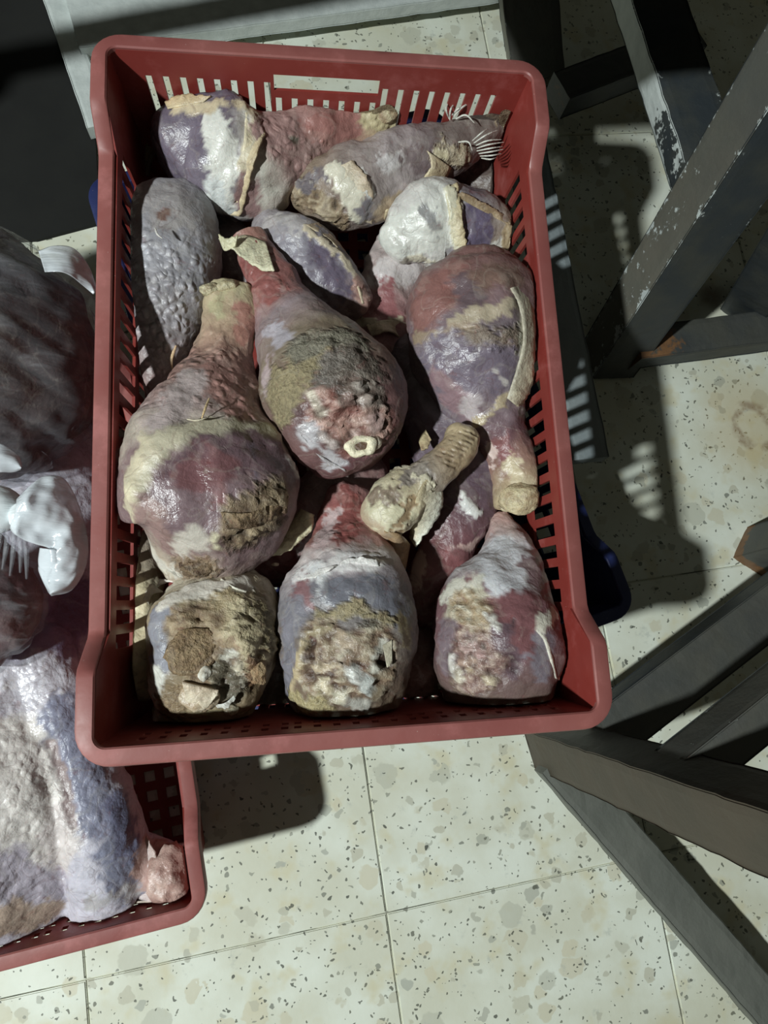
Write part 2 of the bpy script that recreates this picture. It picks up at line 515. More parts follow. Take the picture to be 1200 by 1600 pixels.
# ------------------------------------------------------------------ timber furniture
def beam(name, p0, p1, w, t, parent, roll=0.0, wear_shading=None, mat=None, seed=0, nseg=40, ends=0.0):
    """square timber from p0 to p1; faces: 0 top (+n), 1 right (+s), 2 bottom, 3 left; wear_shading[face] = [(t, pale, brown, grey), ...]"""
    p0, p1 = np.array(p0, float), np.array(p1, float)
    T = p1 - p0; Ln = np.linalg.norm(T); T /= Ln
    up = np.array([0, 0, 1.0]) if abs(T[2]) < 0.75 else np.array([0, 1.0, 0])
    S = np.cross(T, up); S /= np.linalg.norm(S)
    U = np.cross(S, T)
    c, s_ = math.cos(roll), math.sin(roll)
    S, U = S * c + U * s_, U * c - S * s_
    hw, ht = w / 2, t / 2
    V, Fc, A = [], [], []
    m_ = 6; be = 0.0025
    for fi, (nrm, tan, hn, htn) in enumerate(((U, S, ht, hw), (S, -U, hw, ht), (-U, -S, ht, hw), (-S, U, hw, ht))):
        keys = (wear_shading or {}).get(fi, [(0, 0, 0, 0), (1, 0, 0, 0)])
        b0 = len(V)
        for i in range(nseg + 1):
            tt = i / nseg
            kv = [np.interp(tt, [q[0] for q in keys], [q[k] for q in keys]) for k in (1, 2, 3)]
            for j in range(m_ + 1):
                v = -1 + 2 * j / m_
                edge = (1 if abs(v) > 0.99 else 0)
                P = p0 + T * Ln * tt + nrm * (hn - edge * be * 0.45) + tan * (htn * v)
                V.append(P)
                A.append((kv[0] + edge * 0.13, kv[1] + edge * 0.03, kv[2]))
        for i in range(nseg):
            for j in range(m_):
                a = b0 + i * (m_ + 1) + j
                Fc.append([a, a + 1, a + m_ + 2, a + m_ + 1])
    for tt, sg in ((0, 1), (1, -1)):
        b0 = len(V); P = p0 + T * Ln * tt
        kv = [np.mean([np.interp(tt, [q[0] for q in ks], [q[k] for q in ks]) for ks in (wear_shading or {0: [(0, 0, 0, 0)]}).values()]) for k in (1, 2, 3)]
        for a, b in ((-1, -1), (1, -1), (1, 1), (-1, 1)):
            V.append(P + S * hw * a + U * ht * b); A.append((kv[0], kv[1] + 0.2, kv[2]))
        Fc.append([b0, b0 + 1, b0 + 2, b0 + 3] if sg > 0 else [b0 + 3, b0 + 2, b0 + 1, b0])
    V = np.array(V)
    V += (fbm(V * 60 + seed, 2) * 0.0008)[:, None]
    org = np.array(parent.location)
    me = mesh_np(name, V - org, Fc, False)
    set_attr(me, 'WearShading', np.clip(np.array(A), -1, 1.5))
    return link(name, me, parent, mat or M_WOOD)

# stool at upper right
fA = at(950, 562, 0.0)
st1 = empty('wooden_stool', (fA[0], fA[1], 0))
tag(st1, 'black painted wooden stool at upper right, one rail flaking to white paint', 'stool')
topA = fA + (at(1215, 160, 0.37) - fA) * (0.47 / 0.37)
beam('leg', fA, topA, 0.062, 0.062, st1, roll=-0.02, seed=1,  # left face painted greyer, as the side the lamp lights
     wear_shading={1: [(0, .33, .08, .9), (.35, .36, .14, 1.0), (.6, .32, .05, .7), (1, .25, 0, .2)], 2: [(0, .12, .1, .2), (.4, .16, 0, 0), (.6, .3, 0, 0), (1, .15, 0, 0)],
           0: [(0, 0, 0, 0), (1, 0, 0, 0)], 3: [(0, 0, 0, 0), (1, 0, 0, 0)]})
beam('rail', at(1106, 285, 0.215), at(992, -60, 0.215), 0.062, 0.042, st1, roll=0.15, seed=2,
     wear_shading={0: [(0, .22, 0, 0), (1, .27, 0, 0)], 3: [(0, .35, 0, 0), (.28, .42, 0, 0), (.42, .75, 0, 0), (1, .95, 0, 0)]})
beam('stretcher', at(918, 720, 0.176), at(800, 120, 0.176), 0.042, 0.020, st1, seed=3, mat=M_WOOD4, wear_shading={k: [(0, -.1, -.2, .3), (1, -.1, -.2, .3)] for k in range(4)})
beam('stretcher', at(985, 545, 0.045), at(1300, 505, 0.045), 0.045, 0.04, st1, seed=4,
     wear_shading={0: [(0, .1, .5, .2), (.12, .1, .5, .2), (.3, 0, .15, .2), (1, 0, .2, .2)], 3: [(0, 0, .3, 0), (1, 0, .2, 0)]})
beam('leg', at(1168, 480, 0.0), at(1330, 250, 0.37), 0.058, 0.058, st1, roll=0.75, seed=5, wear_shading={0: [(0, .1, 0, 0), (1, .1, 0, 0)]})
beam('leg', at(838, 120, 0.0), at(818, -60, 0.10), 0.075, 0.055, st1, roll=0.5, seed=6,
     wear_shading={0: [(0, .16, .15, .5), (1, .18, .15, .5)], 3: [(0, .22, .2, 1.0), (1, .22, .2, 1.0)]})
beam('stretcher', at(870, 150, 0.06), at(1080, 70, 0.06), 0.045, 0.04, st1, seed=7, wear_shading={0: [(0, 0, .12, .1), (1, 0, .1, .1)]})

beam('shade_seat', (-0.06, 0.697, 0.485), (0.95, 0.80, 0.485), 0.55, 0.03, st1, seed=8)  # unseen seat, placed and sized to throw shade over the floor

# stool at lower right
fB = at(856, 1162, 0.0)
st2 = empty('wooden_stool', (fB[0], fB[1], 0))
tag(st2, 'dark brown wooden stool at lower right with a bare grey floor stretcher', 'stool')
beam('leg', fB, at(1270, 1310, 0.42), 0.05, 0.05, st2, roll=-0.22, seed=11, mat=M_WOOD2,
     wear_shading={k: [(0, -.2, .12, .45 if k == 1 else .0), (1, -.2, .14, .45 if k == 1 else .0)] for k in range(4)})  # grey mixed into the lower-left face paints in its lit side
beam('leg', at(1180, 862, 0.0), at(1420, 800, 0.25), 0.05, 0.05, st2, roll=0.6, seed=12,
     wear_shading={k: [(0, .1, .62, .2), (.07, .12, .5, .3), (.12, .2, .1, .3), (1, .2, 0, .5)] for k in range(4)})
beam('stretcher', at(862, 1184, 0.03), at(1230, 1610, 0.03), 0.048, 0.026, st2, seed=13, mat=M_WOOD3,
     wear_shading={k: [(0, -.3, -.4, .3), (1, -.3, -.4, .3)] for k in range(4)})
beam('stretcher', at(940, 1148, 0.10), at(1290, 880, 0.10), 0.056, 0.035, st2, seed=14, wear_shading={0: [(0, .16, .1, .35), (1, .16, .1, .35)]})
beam('rail', at(1060, 1208, 0.262), at(1350, 975, 0.262), 0.034, 0.05, st2, seed=15,
     wear_shading={0: [(0, .1, .34, .4), (.2, .1, .2, .4), (1, .1, 0, .3)], 3: [(0, .26, .2, .5), (1, .26, 0, .5)]})
beam('leg', at(1225, 1600, 0.0), at(1420, 1750, 0.25), 0.05, 0.05, st2, roll=0.6, seed=16)

# pale bench frame behind the crate
bp = at(300, 20, 0)
bench = empty('bench_frame', (bp[0], bp[1], 0))
tag(bench, 'low bench frame of worn white-painted planks behind the crate of drumsticks', 'bench')
WP = {k: [(0, .66, -.1, .6), (1, .66, -.1, .6)] for k in range(4)}
beam('plank', at(110, 20, 0.03), at(790, -66, 0.03), 0.13, 0.022, bench, seed=21, wear_shading=WP)
beam('plank', at(158, 205, 0.02), at(78, -30, 0.02), 0.032, 0.02, bench, seed=22, wear_shading=WP)

beam('rail', (-0.75, 0.47, 0.42), (-0.10, 0.66, 0.42), 0.03, 0.03, bench, seed=23)  # added out of view to cast a shadow band across the plank
beam('leg', (-0.60, 0.514, 0.009), (-0.60, 0.514, 0.41), 0.05, 0.05, bench, seed=24)  # unseen post added to hold up the shadow-casting rail

# black sheet standing in for floor shade at upper left, with a thin pale edge
def build_shade_sheet():
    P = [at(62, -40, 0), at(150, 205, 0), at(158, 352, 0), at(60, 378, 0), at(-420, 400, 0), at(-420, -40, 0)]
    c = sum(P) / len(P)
    root = empty('shade_sheet', (c[0], c[1], 0)); tag(root, 'flat black sheet standing in for shade on the floor at upper left, thin pale edge', 'shade')
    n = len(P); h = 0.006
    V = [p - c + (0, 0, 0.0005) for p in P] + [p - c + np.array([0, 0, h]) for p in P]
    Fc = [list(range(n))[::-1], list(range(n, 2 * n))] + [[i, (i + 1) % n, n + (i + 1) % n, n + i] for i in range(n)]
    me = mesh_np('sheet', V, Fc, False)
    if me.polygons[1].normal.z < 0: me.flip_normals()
    link('sheet', me, root, M_SHADE)
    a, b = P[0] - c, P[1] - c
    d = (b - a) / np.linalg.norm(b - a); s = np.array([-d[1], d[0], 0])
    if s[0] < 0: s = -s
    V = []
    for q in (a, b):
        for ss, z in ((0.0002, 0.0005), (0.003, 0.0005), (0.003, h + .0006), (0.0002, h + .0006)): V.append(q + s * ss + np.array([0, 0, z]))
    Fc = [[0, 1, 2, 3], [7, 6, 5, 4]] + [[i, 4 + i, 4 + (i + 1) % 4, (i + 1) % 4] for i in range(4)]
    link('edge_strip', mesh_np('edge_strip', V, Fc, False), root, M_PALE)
build_shade_sheet()

# ------------------------------------------------------------------ poultry
def crom(P, n):
    """Catmull-Rom through the rows of P, n samples, even along its length"""
    P = np.array(P, float)
    Q = np.vstack([2 * P[0] - P[1], P, 2 * P[-1] - P[-2]])
    out = []
    for i in range(1, len(Q) - 2):
        t = np.linspace(0, 1, 24, endpoint=False)[:, None]
        a, b, c, d = Q[i - 1], Q[i], Q[i + 1], Q[i + 2]
        out.append(0.5 * ((2 * b) + (c - a) * t + (2 * a - 5 * b + 4 * c - d) * t ** 2 + (3 * b - a - 3 * c + d) * t ** 3))
    out.append(P[-1:]); out = np.vstack(out)
    s = np.concatenate([[0], np.cumsum(np.linalg.norm(np.diff(out[:, :2], axis=0), axis=1) + 1e-6)])
    u = np.linspace(0, s[-1], n)
    return np.stack([np.interp(u, s, out[:, k]) for k in range(out.shape[1])], 1)

FINAL = []
RED_TOP = (0.0475, 0.2123, 0.164, math.radians(-0.6), 0.40, 0.5945, 0.163)
_a = math.radians(7.5)
RED_LOW = (-0.0854 - math.cos(_a) * 0.2 - math.sin(_a) * 0.28, -0.2467 - math.sin(_a) * 0.2 + math.cos(_a) * 0.28, 0.0, _a, 0.40, 0.56, 0.163)
def clamp_in(V, cr, nz=0.0, gap=0.0):
    """the flesh sags flat against the bottom and the walls of its crate"""
    cx, cy, z0, a, w, l, h = cr
    V = V.copy(); dx, dy = V[:, 0] - cx, V[:, 1] - cy
    u = dx * math.cos(a) + dy * math.sin(a); v = -dx * math.sin(a) + dy * math.cos(a)
    V[:, 2] = np.maximum(V[:, 2], z0 + 0.0048 + gap + 0.0004 * nz)
    z = np.clip(V[:, 2] - z0, 0, h); ins = 0.0135 + 0.011 * (1 - z / h) + 0.0022 + gap
    low = V[:, 2] < z0 + h + 0.010
    u = np.where(low, np.clip(u, -w / 2 + ins + 0.001, w / 2 - ins - 0.001), u); v = np.where(low, np.clip(v, -l / 2 + ins, l / 2 - ins), v)
    V[:, 0] = cx + u * math.cos(a) - v * math.sin(a); V[:, 1] = cy + u * math.sin(a) + v * math.cos(a)
    return V
class Piece:
    """a fleshy form swept along stations (pixel x, pixel y, half width in pixels, height of its axis)"""
    def __init__(s, st, kz=0.82, cap=(0.8, 0.8), lump=0.005, seed=0, n=130, m=104, grain=0.0010):
        st = crom(st, n)
        C = np.array([at(x, y, z) for x, y, w, z in st])
        hw = st[:, 2] * depth(C) / F
        T = np.gradient(C, axis=0); T /= np.linalg.norm(T, axis=1)[:, None]
        # rounded ends
        def extra(i, sg, k):
            L = hw[i] * k; q = 14
            th = np.linspace(0, math.pi / 2, q + 1)[1:]
            return C[i] + sg * T[i] * (np.sin(th) * L)[:, None], hw[i] * np.cos(th) + 1e-5, np.repeat(T[i][None], q, 0)
        Ca, ha, Ta = extra(0, -1, cap[0]); Cb, hb, Tb = extra(-1, 1, cap[1])
        t = np.concatenate([np.full(len(ha), 0.0), np.linspace(0, 1, n), np.full(len(hb), 1.0)])
        C = np.vstack([Ca[::-1], C, Cb]); hw = np.concatenate([ha[::-1], hw, hb]); T = np.vstack([Ta[::-1], T, Tb])
        Vw = C - CAMP; Vw /= np.linalg.norm(Vw, axis=1)[:, None]
        S = np.cross(T, Vw); S /= np.linalg.norm(S, axis=1)[:, None]
        U = np.cross(S, T); U *= np.sign((U * -Vw).sum(1))[:, None]
        N_ = len(hw)
        ph = np.linspace(0, 2 * math.pi, m, endpoint=False)
        cs, sn = np.cos(ph), np.sin(ph)
        sx = np.sign(cs) * np.abs(cs) ** 0.92; sy = np.sign(sn) * np.abs(sn) ** 0.92
        V = C[:, None] + S[:, None] * (hw[:, None] * sx)[..., None] + U[:, None] * (hw[:, None] * kz * sy)[..., None]
        s.V = V.reshape(-1, 3); s.t = np.repeat(t, m)
        idx = np.arange(N_ * m).reshape(N_, m)
        a, b = idx[:-1], np.roll(idx, -1, 1)[:-1]; c, d = np.roll(idx, -1, 1)[1:], idx[1:]
        s.Fc = np.stack([a, d, c, b], -1).reshape(-1, 4)
        nrm = s.normals()
        if ((nrm * (s.V - np.repeat(C, m, 0))).sum(1)).mean() < 0: s.Fc = s.Fc[:, ::-1]
        s.seed = seed
        s.finish(lump, grain)
    def finish(s, lump, grain):
        nrm = s.normals(); o = s.seed * 7.13
        fold = 0.5 - np.abs(fbm(s.V * 38 + o + 31, 3))
        s.V = s.V + nrm * (fbm(s.V * 22 + o, 2) * lump * 1.5 + (fold - 0.35) * lump * 0.9 + fbm(s.V * 130 + o, 3) * grain * 1.3)[:, None]
        nv = len(s.V)
        s.col = np.zeros((nv, 3)); s.msk = np.zeros((nv, 3)); s.msk[:, 2] = 0.6
        s.h = np.zeros(nv)
        s.bvh = BVHTree.FromPolygons([Vector(v) for v in s.V], [tuple(int(k) for k in f) for f in s.Fc])
        s.n1 = fbm(s.V * 90 + o, 3); s.n2 = fbm(s.V * 240 + o + 50, 2); s.n3 = fbm(s.V * 420 + o + 90, 2)
    def normals(s):
        V, Fc = s.V, s.Fc
        fn = np.cross(V[Fc[:, 2]] - V[Fc[:, 0]], V[Fc[:, 3]] - V[Fc[:, 1]])
        n = np.zeros_like(V)
        for k in range(4): np.add.at(n, Fc[:, k], fn)
        return n / (np.linalg.norm(n, axis=1)[:, None] + 1e-12)
    def hit(s, x, y):
        d = at(x, y, 0.0) - CAMP; d /= np.linalg.norm(d)
        loc, nn, i, dist = s.bvh.ray_cast(Vector(CAMP), Vector(d))
        if loc is None:
            P = CAMP + d * (s.V - CAMP).dot(d).mean()
            loc = s.bvh.find_nearest(Vector(P))[0]
        return np.array(loc)
    def grad(s, keys):
        t = np.clip(s.t + s.n1 * 0.05, 0, 1)
        K = [k[0] for k in keys]; Cc = np.array([srgb(*k[1]) for k in keys])
        s.col = np.stack([np.interp(t, K, Cc[:, j]) for j in range(3)], 1)
        return s
    def dist(s, pts):
        A = [s.hit(*p) for p in pts]
        if len(A) == 1: return np.linalg.norm(s.V - A[0], axis=1)
        best = None
        for a, b in zip(A[:-1], A[1:]):
            ab = b - a; L = ab @ ab + 1e-12
            u = np.clip((s.V - a) @ ab / L, 0, 1)
            d = np.linalg.norm(s.V - (a + u[:, None] * ab), axis=1)
            best = d if best is None else np.minimum(best, d)
        return best
    def p(s, pts, r, c=None, soft=5, jit=10, op=1.0, h=0.0, pim=None, fib=None, wet=None, rug=0.0, vary=0.0):
        """a patch of another tissue: a stroke of radius r (pixels) through surface points"""
        k = 0.56 / F
        soft = soft * 0.6
        d = s.dist(pts) / k + s.n1 * jit * 2.0 + s.n2 * jit * 1.1 + s.n3 * jit * 0.5
        f = np.clip((r + soft / 2 - d) / max(soft, 0.5), 0, 1); f = f * f * (3 - 2 * f) * op
        if c is not None:
            cc = srgb(*c)[None] * (1 + vary * s.n2[:, None])
            s.col = s.col * (1 - f[:, None]) + cc * f[:, None]
        for i, v in enumerate((pim, fib, wet)):
            if v is not None: s.msk[:, i] = s.msk[:, i] * (1 - f) + v * f
        s.h += f * h * 0.001
        if rug: s.h += f * rug * 0.001 * (1.6 * np.abs(s.n1) + 1.1 * s.n2 + 0.7 * s.n3 - 0.5)
        return s
    def cut(s, pts, r, pal=((70, 48, 36), (150, 104, 84), (204, 184, 150)), amp=3.2, soft=10, jit=8, op=1.0, sc=105, wet=.75):
        """ragged cut through muscle: creases dark, ridges of gristle and fat pale"""
        k = 0.56 / F
        d = s.dist(pts) / k + s.n1 * jit * 2.0 + s.n2 * jit
        f = np.clip((r + soft / 2 - d) / soft, 0, 1) * op
        o = s.seed * 3.7
        wv = s.V + 0.006 * np.stack([fbm(s.V * 60 + o + q, 2) for q in (0, 9, 19)], 1)
        rg = 1 - 2.2 * np.abs(fbm(wv * sc + o, 3))
        rg = np.clip(rg * 0.75 + 0.45 * fbm(wv * 60 + o + 5, 2) + 0.25 * s.n3, -0.6, 1)
        t = np.clip((rg + 0.25) / 1.1 + 0.25 * s.n2, 0, 1)
        P = np.array([srgb(*c) for c in pal]); K = np.linspace(0, 1, len(pal))
        cc = np.stack([np.interp(t, K, P[:, j]) for j in range(3)], 1)
        s.col = s.col * (1 - f[:, None]) + cc * f[:, None]
        s.h += f * amp * 0.001 * (rg - 0.35)
        s.msk[:, 1] = s.msk[:, 1] * (1 - f) + 0.35 * f; s.msk[:, 2] = s.msk[:, 2] * (1 - f) + wet * f
        return s
    def build(s, name, root, clamp=True):
        FINAL.append((s, name, root, clamp))
    def finish_build(s, name, root, clamp=True):
        lum = s.col @ np.array([0.3, 0.55, 0.15])
        s.col = lum[:, None] + (s.col - lum[:, None]) * 0.66
        V = s.V + s.normals() * s.h[:, None]
        if clamp: V = clamp_in(V, RED_TOP if clamp is True else clamp, s.n1)
        V = V - np.array(root.location)
        me = mesh_np(name, V, s.Fc)
        set_attr(me, 'Col', np.clip(s.col, 0, 1)); set_attr(me, 'Msk', np.clip(s.msk, 0, 1))
        s.root = root
        return link(name, me, root, M_MEAT)

def leg(label, st, name='turkey_drumstick', group='turkey drumsticks heaped in the red crate', cat='drumstick', **kw):
    pc = Piece(st, **kw)
    lo = pc.V.min(0); c = pc.V.mean(0)
    pc.root = tag(empty(name, (c[0], c[1], lo[2])), label, cat, group)
    pc.crate = RED_TOP
    return pc

def flap(pc, name, A, B, cA, cB, n=44, m=9, ruf=3.0, th=1.6, seed=0, fib=0.2, wet=0.6, curl=0.0, snap=True):
    """a thin torn sheet between two edges (pixel x, pixel y, lift in mm above the flesh or a height if > 0.1 m)"""
    def pts(L):
        out = []
        for x, y, z in L:
            if z > 0.1 and z < 1: out.append(at(x, y, z))
            else:
                h = pc.hit(x, y); v = (CAMP - h) / np.linalg.norm(CAMP - h)
                out.append(h + v * z * 0.001)
        return crom3(np.array(out), n)
    a, b = pts(A), pts(B)
    V, col = [], []
    ca, cb = srgb(*cA), srgb(*cB)
    for i in range(n):
        for j in range(m):
            v = j / (m - 1)
            P = a[i] * (1 - v) + b[i] * v
            vw = CAMP - P; vw /= np.linalg.norm(vw)
            P = P + vw * (curl * 0.001 * math.sin(v * math.pi))
            V.append(P); col.append(ca * (1 - v) + cb * v)
    V = np.array(V); col = np.array(col)
    e = np.tile(np.linspace(0, 1, m), n)
    nz = fbm(V * 110 + seed * 3.3, 3); nz2 = fbm(V * 320 + seed, 2)
    vw = CAMP - V; vw /= np.linalg.norm(vw, axis=1)[:, None]
    V = V + vw * (nz * ruf * 0.001 * (0.35 + 0.65 * e))[:, None]
    side = np.repeat((b - a) / (np.linalg.norm(b - a, axis=1)[:, None] + 1e-9), m, 0)
    V = V + side * (nz2 * 0.0022 * e)[:, None]
    lm = col @ np.array([0.3, 0.55, 0.15]); col = lm[:, None] + (col - lm[:, None]) * 0.75
    col = col * (1 + 0.28 * nz[:, None] + 0.15 * nz2[:, None])
    Fc = [[i * m + j, i * m + j + 1, (i + 1) * m + j + 1, (i + 1) * m + j] for i in range(n - 1) for j in range(m - 1)]
    cr = getattr(pc, 'crate', None)
    if cr: V = clamp_in(V, cr, 0.0, 0.0015)
    me = mesh_np(name, V - np.array(pc.root.location), Fc)
    set_attr(me, 'Col', np.clip(col, 0, 1)); set_attr(me, 'Msk', np.tile([0.0, fib, wet], (len(V), 1)))
    o = link(name, me, pc.root, M_MEAT)
    sm = o.modifiers.new('thickness', 'SOLIDIFY'); sm.thickness = th * 0.001; sm.offset = 0
    return o

def crom3(P, n):
    if len(P) == 2: return P[0] + (P[1] - P[0]) * np.linspace(0, 1, n)[:, None]
    Q = np.vstack([2 * P[0] - P[1], P, 2 * P[-1] - P[-2]]); out = []
    for i in range(1, len(Q) - 2):
        t = np.linspace(0, 1, 20, endpoint=False)[:, None]
        a, b, c, d = Q[i - 1], Q[i], Q[i + 1], Q[i + 2]
        out.append(0.5 * ((2 * b) + (c - a) * t + (2 * a - 5 * b + 4 * c - d) * t ** 2 + (3 * b - a - 3 * c + d) * t ** 3))
    out = np.vstack(out + [P[-1:]])
    s = np.concatenate([[0], np.cumsum(np.linalg.norm(np.diff(out, axis=0), axis=1) + 1e-9)])
    u = np.linspace(0, s[-1], n)
    return np.stack([np.interp(u, s, out[:, k]) for k in range(3)], 1)

def lump(pc, name, x, y, rx, ry, rz, c, rot=0.0, lift=0.0, rough=1.0, seed=0, fib=0.1, wet=0.8, c2=None, z=None, label=None, n=22):
    """a small knob of cartilage, fat or bone lying on the flesh; radii in pixels"""
    if name == 'cartilage' and z is None and isinstance(pc, Piece):      # gristle grows out of the flesh itself
        a = rot if rx >= ry else rot + math.pi / 2
        L = abs(rx - ry); dx, dy = math.cos(a) * L, -math.sin(a) * L; q = min(rx, ry)
        ln = [(x - dx, y - dy), (x + dx * .1, y + dy * .1 + q * .15), (x + dx, y + dy)] if L > 2 else [(x, y)]
        pc.p(ln, q + 3, (88, 62, 48), soft=7, jit=4, op=.5, h=-1.2)
        pc.p(ln, q * 0.85, c, soft=5, jit=4, h=2.3, wet=.9, fib=.1, vary=.35)
        return None
    P = pc.hit(x, y) if z is None else at(x, y, z)
    vw = CAMP - P; vw /= np.linalg.norm(vw)
    ex = RW[:, 0] - vw * (RW[:, 0] @ vw); ex /= np.linalg.norm(ex); ey = np.cross(vw, ex)
    if ey @ -RW[:, 1] < 0: ey = -ey
    c_, s_ = math.cos(rot), math.sin(rot)
    ex, ey = ex * c_ + ey * s_, ey * c_ - ex * s_
    k = depth(P) / F
    P = P + vw * (lift - rz * 0.18) * 0.001 * (0.6 if z is None else 1)
    V, Fc = [], []
    m = n
    for i in range(n + 1):
        th = math.pi * i / n
        for j in range(m):
            ph = 2 * math.pi * j / m
            V.append((math.sin(th) * math.cos(ph), math.sin(th) * math.sin(ph), math.cos(th)))
    V = np.array(V)
    d = 1 + fbm(V * 1.6 + seed * 5.1, 2) * 0.26 * rough + fbm(V * 4 + seed, 3) * 0.10 * rough
    L = V * d[:, None]
    Wd = P + (ex * (L[:, :1] * rx) + ey * (L[:, 1:2] * ry) + vw * (L[:, 2:] * rz)) * k
    for i in range(n):
        for j in range(m):
            a = i * m + j; b = i * m + (j + 1) % m
            Fc.append([a, a + m, b + m, b])
    if getattr(pc, 'crate', None): Wd = clamp_in(Wd, pc.crate, 0.0, 0.0008)
    me = mesh_np(name, Wd - np.array(pc.root.location), Fc)
    f = np.clip(0.5 + fbm(V * 2.5 + seed * 2, 3) * 1.4, 0, 1)[:, None]
    col = srgb(*c) * (1 - f) + (srgb(*c2) if c2 else srgb(*c) * np.array([0.78, 0.70, 0.62])) * f
    lm = col @ np.array([0.3, 0.55, 0.15]); col = lm[:, None] + (col - lm[:, None]) * 0.72
    set_attr(me, 'Col', np.clip(col, 0, 1)); set_attr(me, 'Msk', np.tile([0.0, fib, wet], (len(V), 1)))
    o = link(name, me, pc.root, M_MEAT)
    if label: o['label'] = label
    return o

def bone_ring(pc, x, y, r, label=None, hole=0.45, seed=0, c=(222, 214, 186), tilt=(0, 0)):
    """sawn bone end: an uneven tube with dark marrow inside"""
    P = pc.hit(x, y); vw = CAMP - P; vw /= np.linalg.norm(vw)
    ax = vw + RW[:, 0] * tilt[0] - RW[:, 1] * tilt[1]; ax /= np.linalg.norm(ax)
    ex = np.cross(ax, [0, 1, 0.3]); ex /= np.linalg.norm(ex); ey = np.cross(ax, ex)
    k = depth(P) / F; m = 36
    def ring(prof, cc):
        V, Fc = [], []
        for rr, hh in prof:
            for j in range(m):
                a = 2 * math.pi * j / m
                wob = 1 + 0.13 * math.sin(2 * a + seed) + 0.07 * math.sin(5 * a + seed * 2)
                V.append(P + (ex * math.cos(a) * 1.12 + ey * math.sin(a) * 0.9) * rr * r * k * wob + ax * hh * k)
        for i in range(len(prof) - 1):
            for j in range(m): Fc.append([i * m + j, i * m + (j + 1) % m, (i + 1) * m + (j + 1) % m, (i + 1) * m + j])
        V = np.array(V); nz = fbm(V * 500 + seed, 2); V += (nz * 0.0006)[:, None]
        me = mesh_np('bone', V - np.array(pc.root.location), Fc)
        set_attr(me, 'Col', np.clip(srgb(*cc)[None] * (1 + 0.3 * nz[:, None]), 0, 1)); set_attr(me, 'Msk', np.tile([0, .3, .5], (len(V), 1)))
        return me
    me = ring([(1.02, -14), (1.0, 2), (0.92, 6), (0.70, 6.5), (hole + .08, 5.5), (hole, 2)], c); me.name = 'bone_end'
    o = link('bone_end', me, pc.root, M_MEAT)
    mm = ring([(hole + .04, 2.6), (hole * .6, 3.4), (0.0, 3.0)], (92, 70, 54)); mm.name = 'marrow'
    link('marrow', mm, o, M_MEAT)
    if label: o['label'] = label
    return o

def feathers(pc, specs):
    for k, (pts, w, c) in enumerate(specs):
        A = crom3(np.array([at(x, y, z) for x, y, z in pts]), 16)
        V, Fc = [], []
        for i, P in enumerate(A):
            T = A[min(i + 1, 15)] - A[max(i - 1, 0)]; T /= np.linalg.norm(T)
            vw = CAMP - P; vw /= np.linalg.norm(vw); S = np.cross(T, vw); S /= np.linalg.norm(S)
            r = w * 0.0005 * (0.35 + math.sin(math.pi * min(1, (i + 2) / 17)) * 0.9) * (1 if i < 15 else 0.2)
            for q in range(6):
                a = q * math.pi / 3
                V.append(P + S * math.cos(a) * r + np.cross(S, T) * math.sin(a) * r * 0.5)
        for i in range(15):
            for q in range(6): Fc.append([i * 6 + q, i * 6 + (q + 1) % 6, (i + 1) * 6 + (q + 1) % 6, (i + 1) * 6 + q])
        me = mesh_np('feather', np.array(V) - np.array(pc.root.location), Fc)
        set_attr(me, 'Col', np.tile(srgb(*c), (len(V), 1))); set_attr(me, 'Msk', np.tile([0, .2, .3], (len(V), 1)))
        link('feather', me, pc.root, M_MEAT)

# ---- lower layer, seen in the gaps
u = leg('pinkish drumstick lying deepest between the middle and right drumsticks', [(660, 340, 40, .205), (625, 420, 52, .205), (600, 500, 58, .205), (600, 570, 46, .20), (610, 620, 32, .20)], seed=31, kz=0.6)
u.grad([(0, (196, 180, 176)), (.35, (188, 165, 160)), (.6, (165, 98, 98)), (1, (150, 100, 95))])
u.p([(640, 415), (600, 430)], 30, (205, 192, 190), soft=20, wet=.8)
u.p([(600, 455), (610, 500)], 22, (158, 84, 86), soft=16)
u.p([(560, 505), (620, 500)], 7, (196, 180, 140), soft=4, h=1.2)
u.build('flesh', u.root)
flap(u, 'skin_flap', [(572, 508, 1), (605, 500, 1), (640, 505, 1)], [(580, 525, 3), (615, 520, 7), (655, 565, 5)], (196, 178, 140), (186, 164, 130), ruf=3, seed=2)

u = leg('raw red drumstick half buried under the big left drumstick', [(380, 880, 26, .20), (420, 872, 44, .20), (470, 835, 56, .20), (520, 785, 58, .203), (565, 740, 44, .20)], seed=32, kz=0.6)
u.grad([(0, (120, 70, 62)), (.25, (150, 78, 74)), (.55, (172, 120, 116)), (.8, (190, 160, 156)), (1, (150, 100, 96))])
u.p([(470, 875), (520, 800), (545, 765)], 16, (196, 178, 174), soft=14, rug=1.0, wet=.9)
u.p([(400, 880), (455, 880)], 18, (150, 76, 70), soft=8)
u.build('flesh', u.root)

u = leg('buried drumstick with loose pale skin along the left wall of the crate', [(205, 600, 20, .205), (205, 650, 26, .203), (212, 720, 34, .2), (222, 800, 36, .2), (222, 880, 38, .222), (216, 950, 34, .236), (213, 1030, 33, .236), (214, 1075, 28, .228)], seed=33, kz=0.62)
u.grad([(0, (165, 140, 130)), (.2, (180, 160, 140)), (.45, (160, 130, 125)), (.7, (200, 184, 138)), (1, (205, 190, 150))])
u.p([(205, 930), (210, 1060)], 24, (222, 204, 150), soft=10, wet=.5)
u.build('flesh', u.root)
flap(u, 'skin_flap', [(200, 610, 2), (195, 660, 2), (190, 700, 2)], [(222, 620, 5), (206, 650, 9), (212, 700, 6)], (196, 178, 150), (150, 125, 110), ruf=4, seed=5)

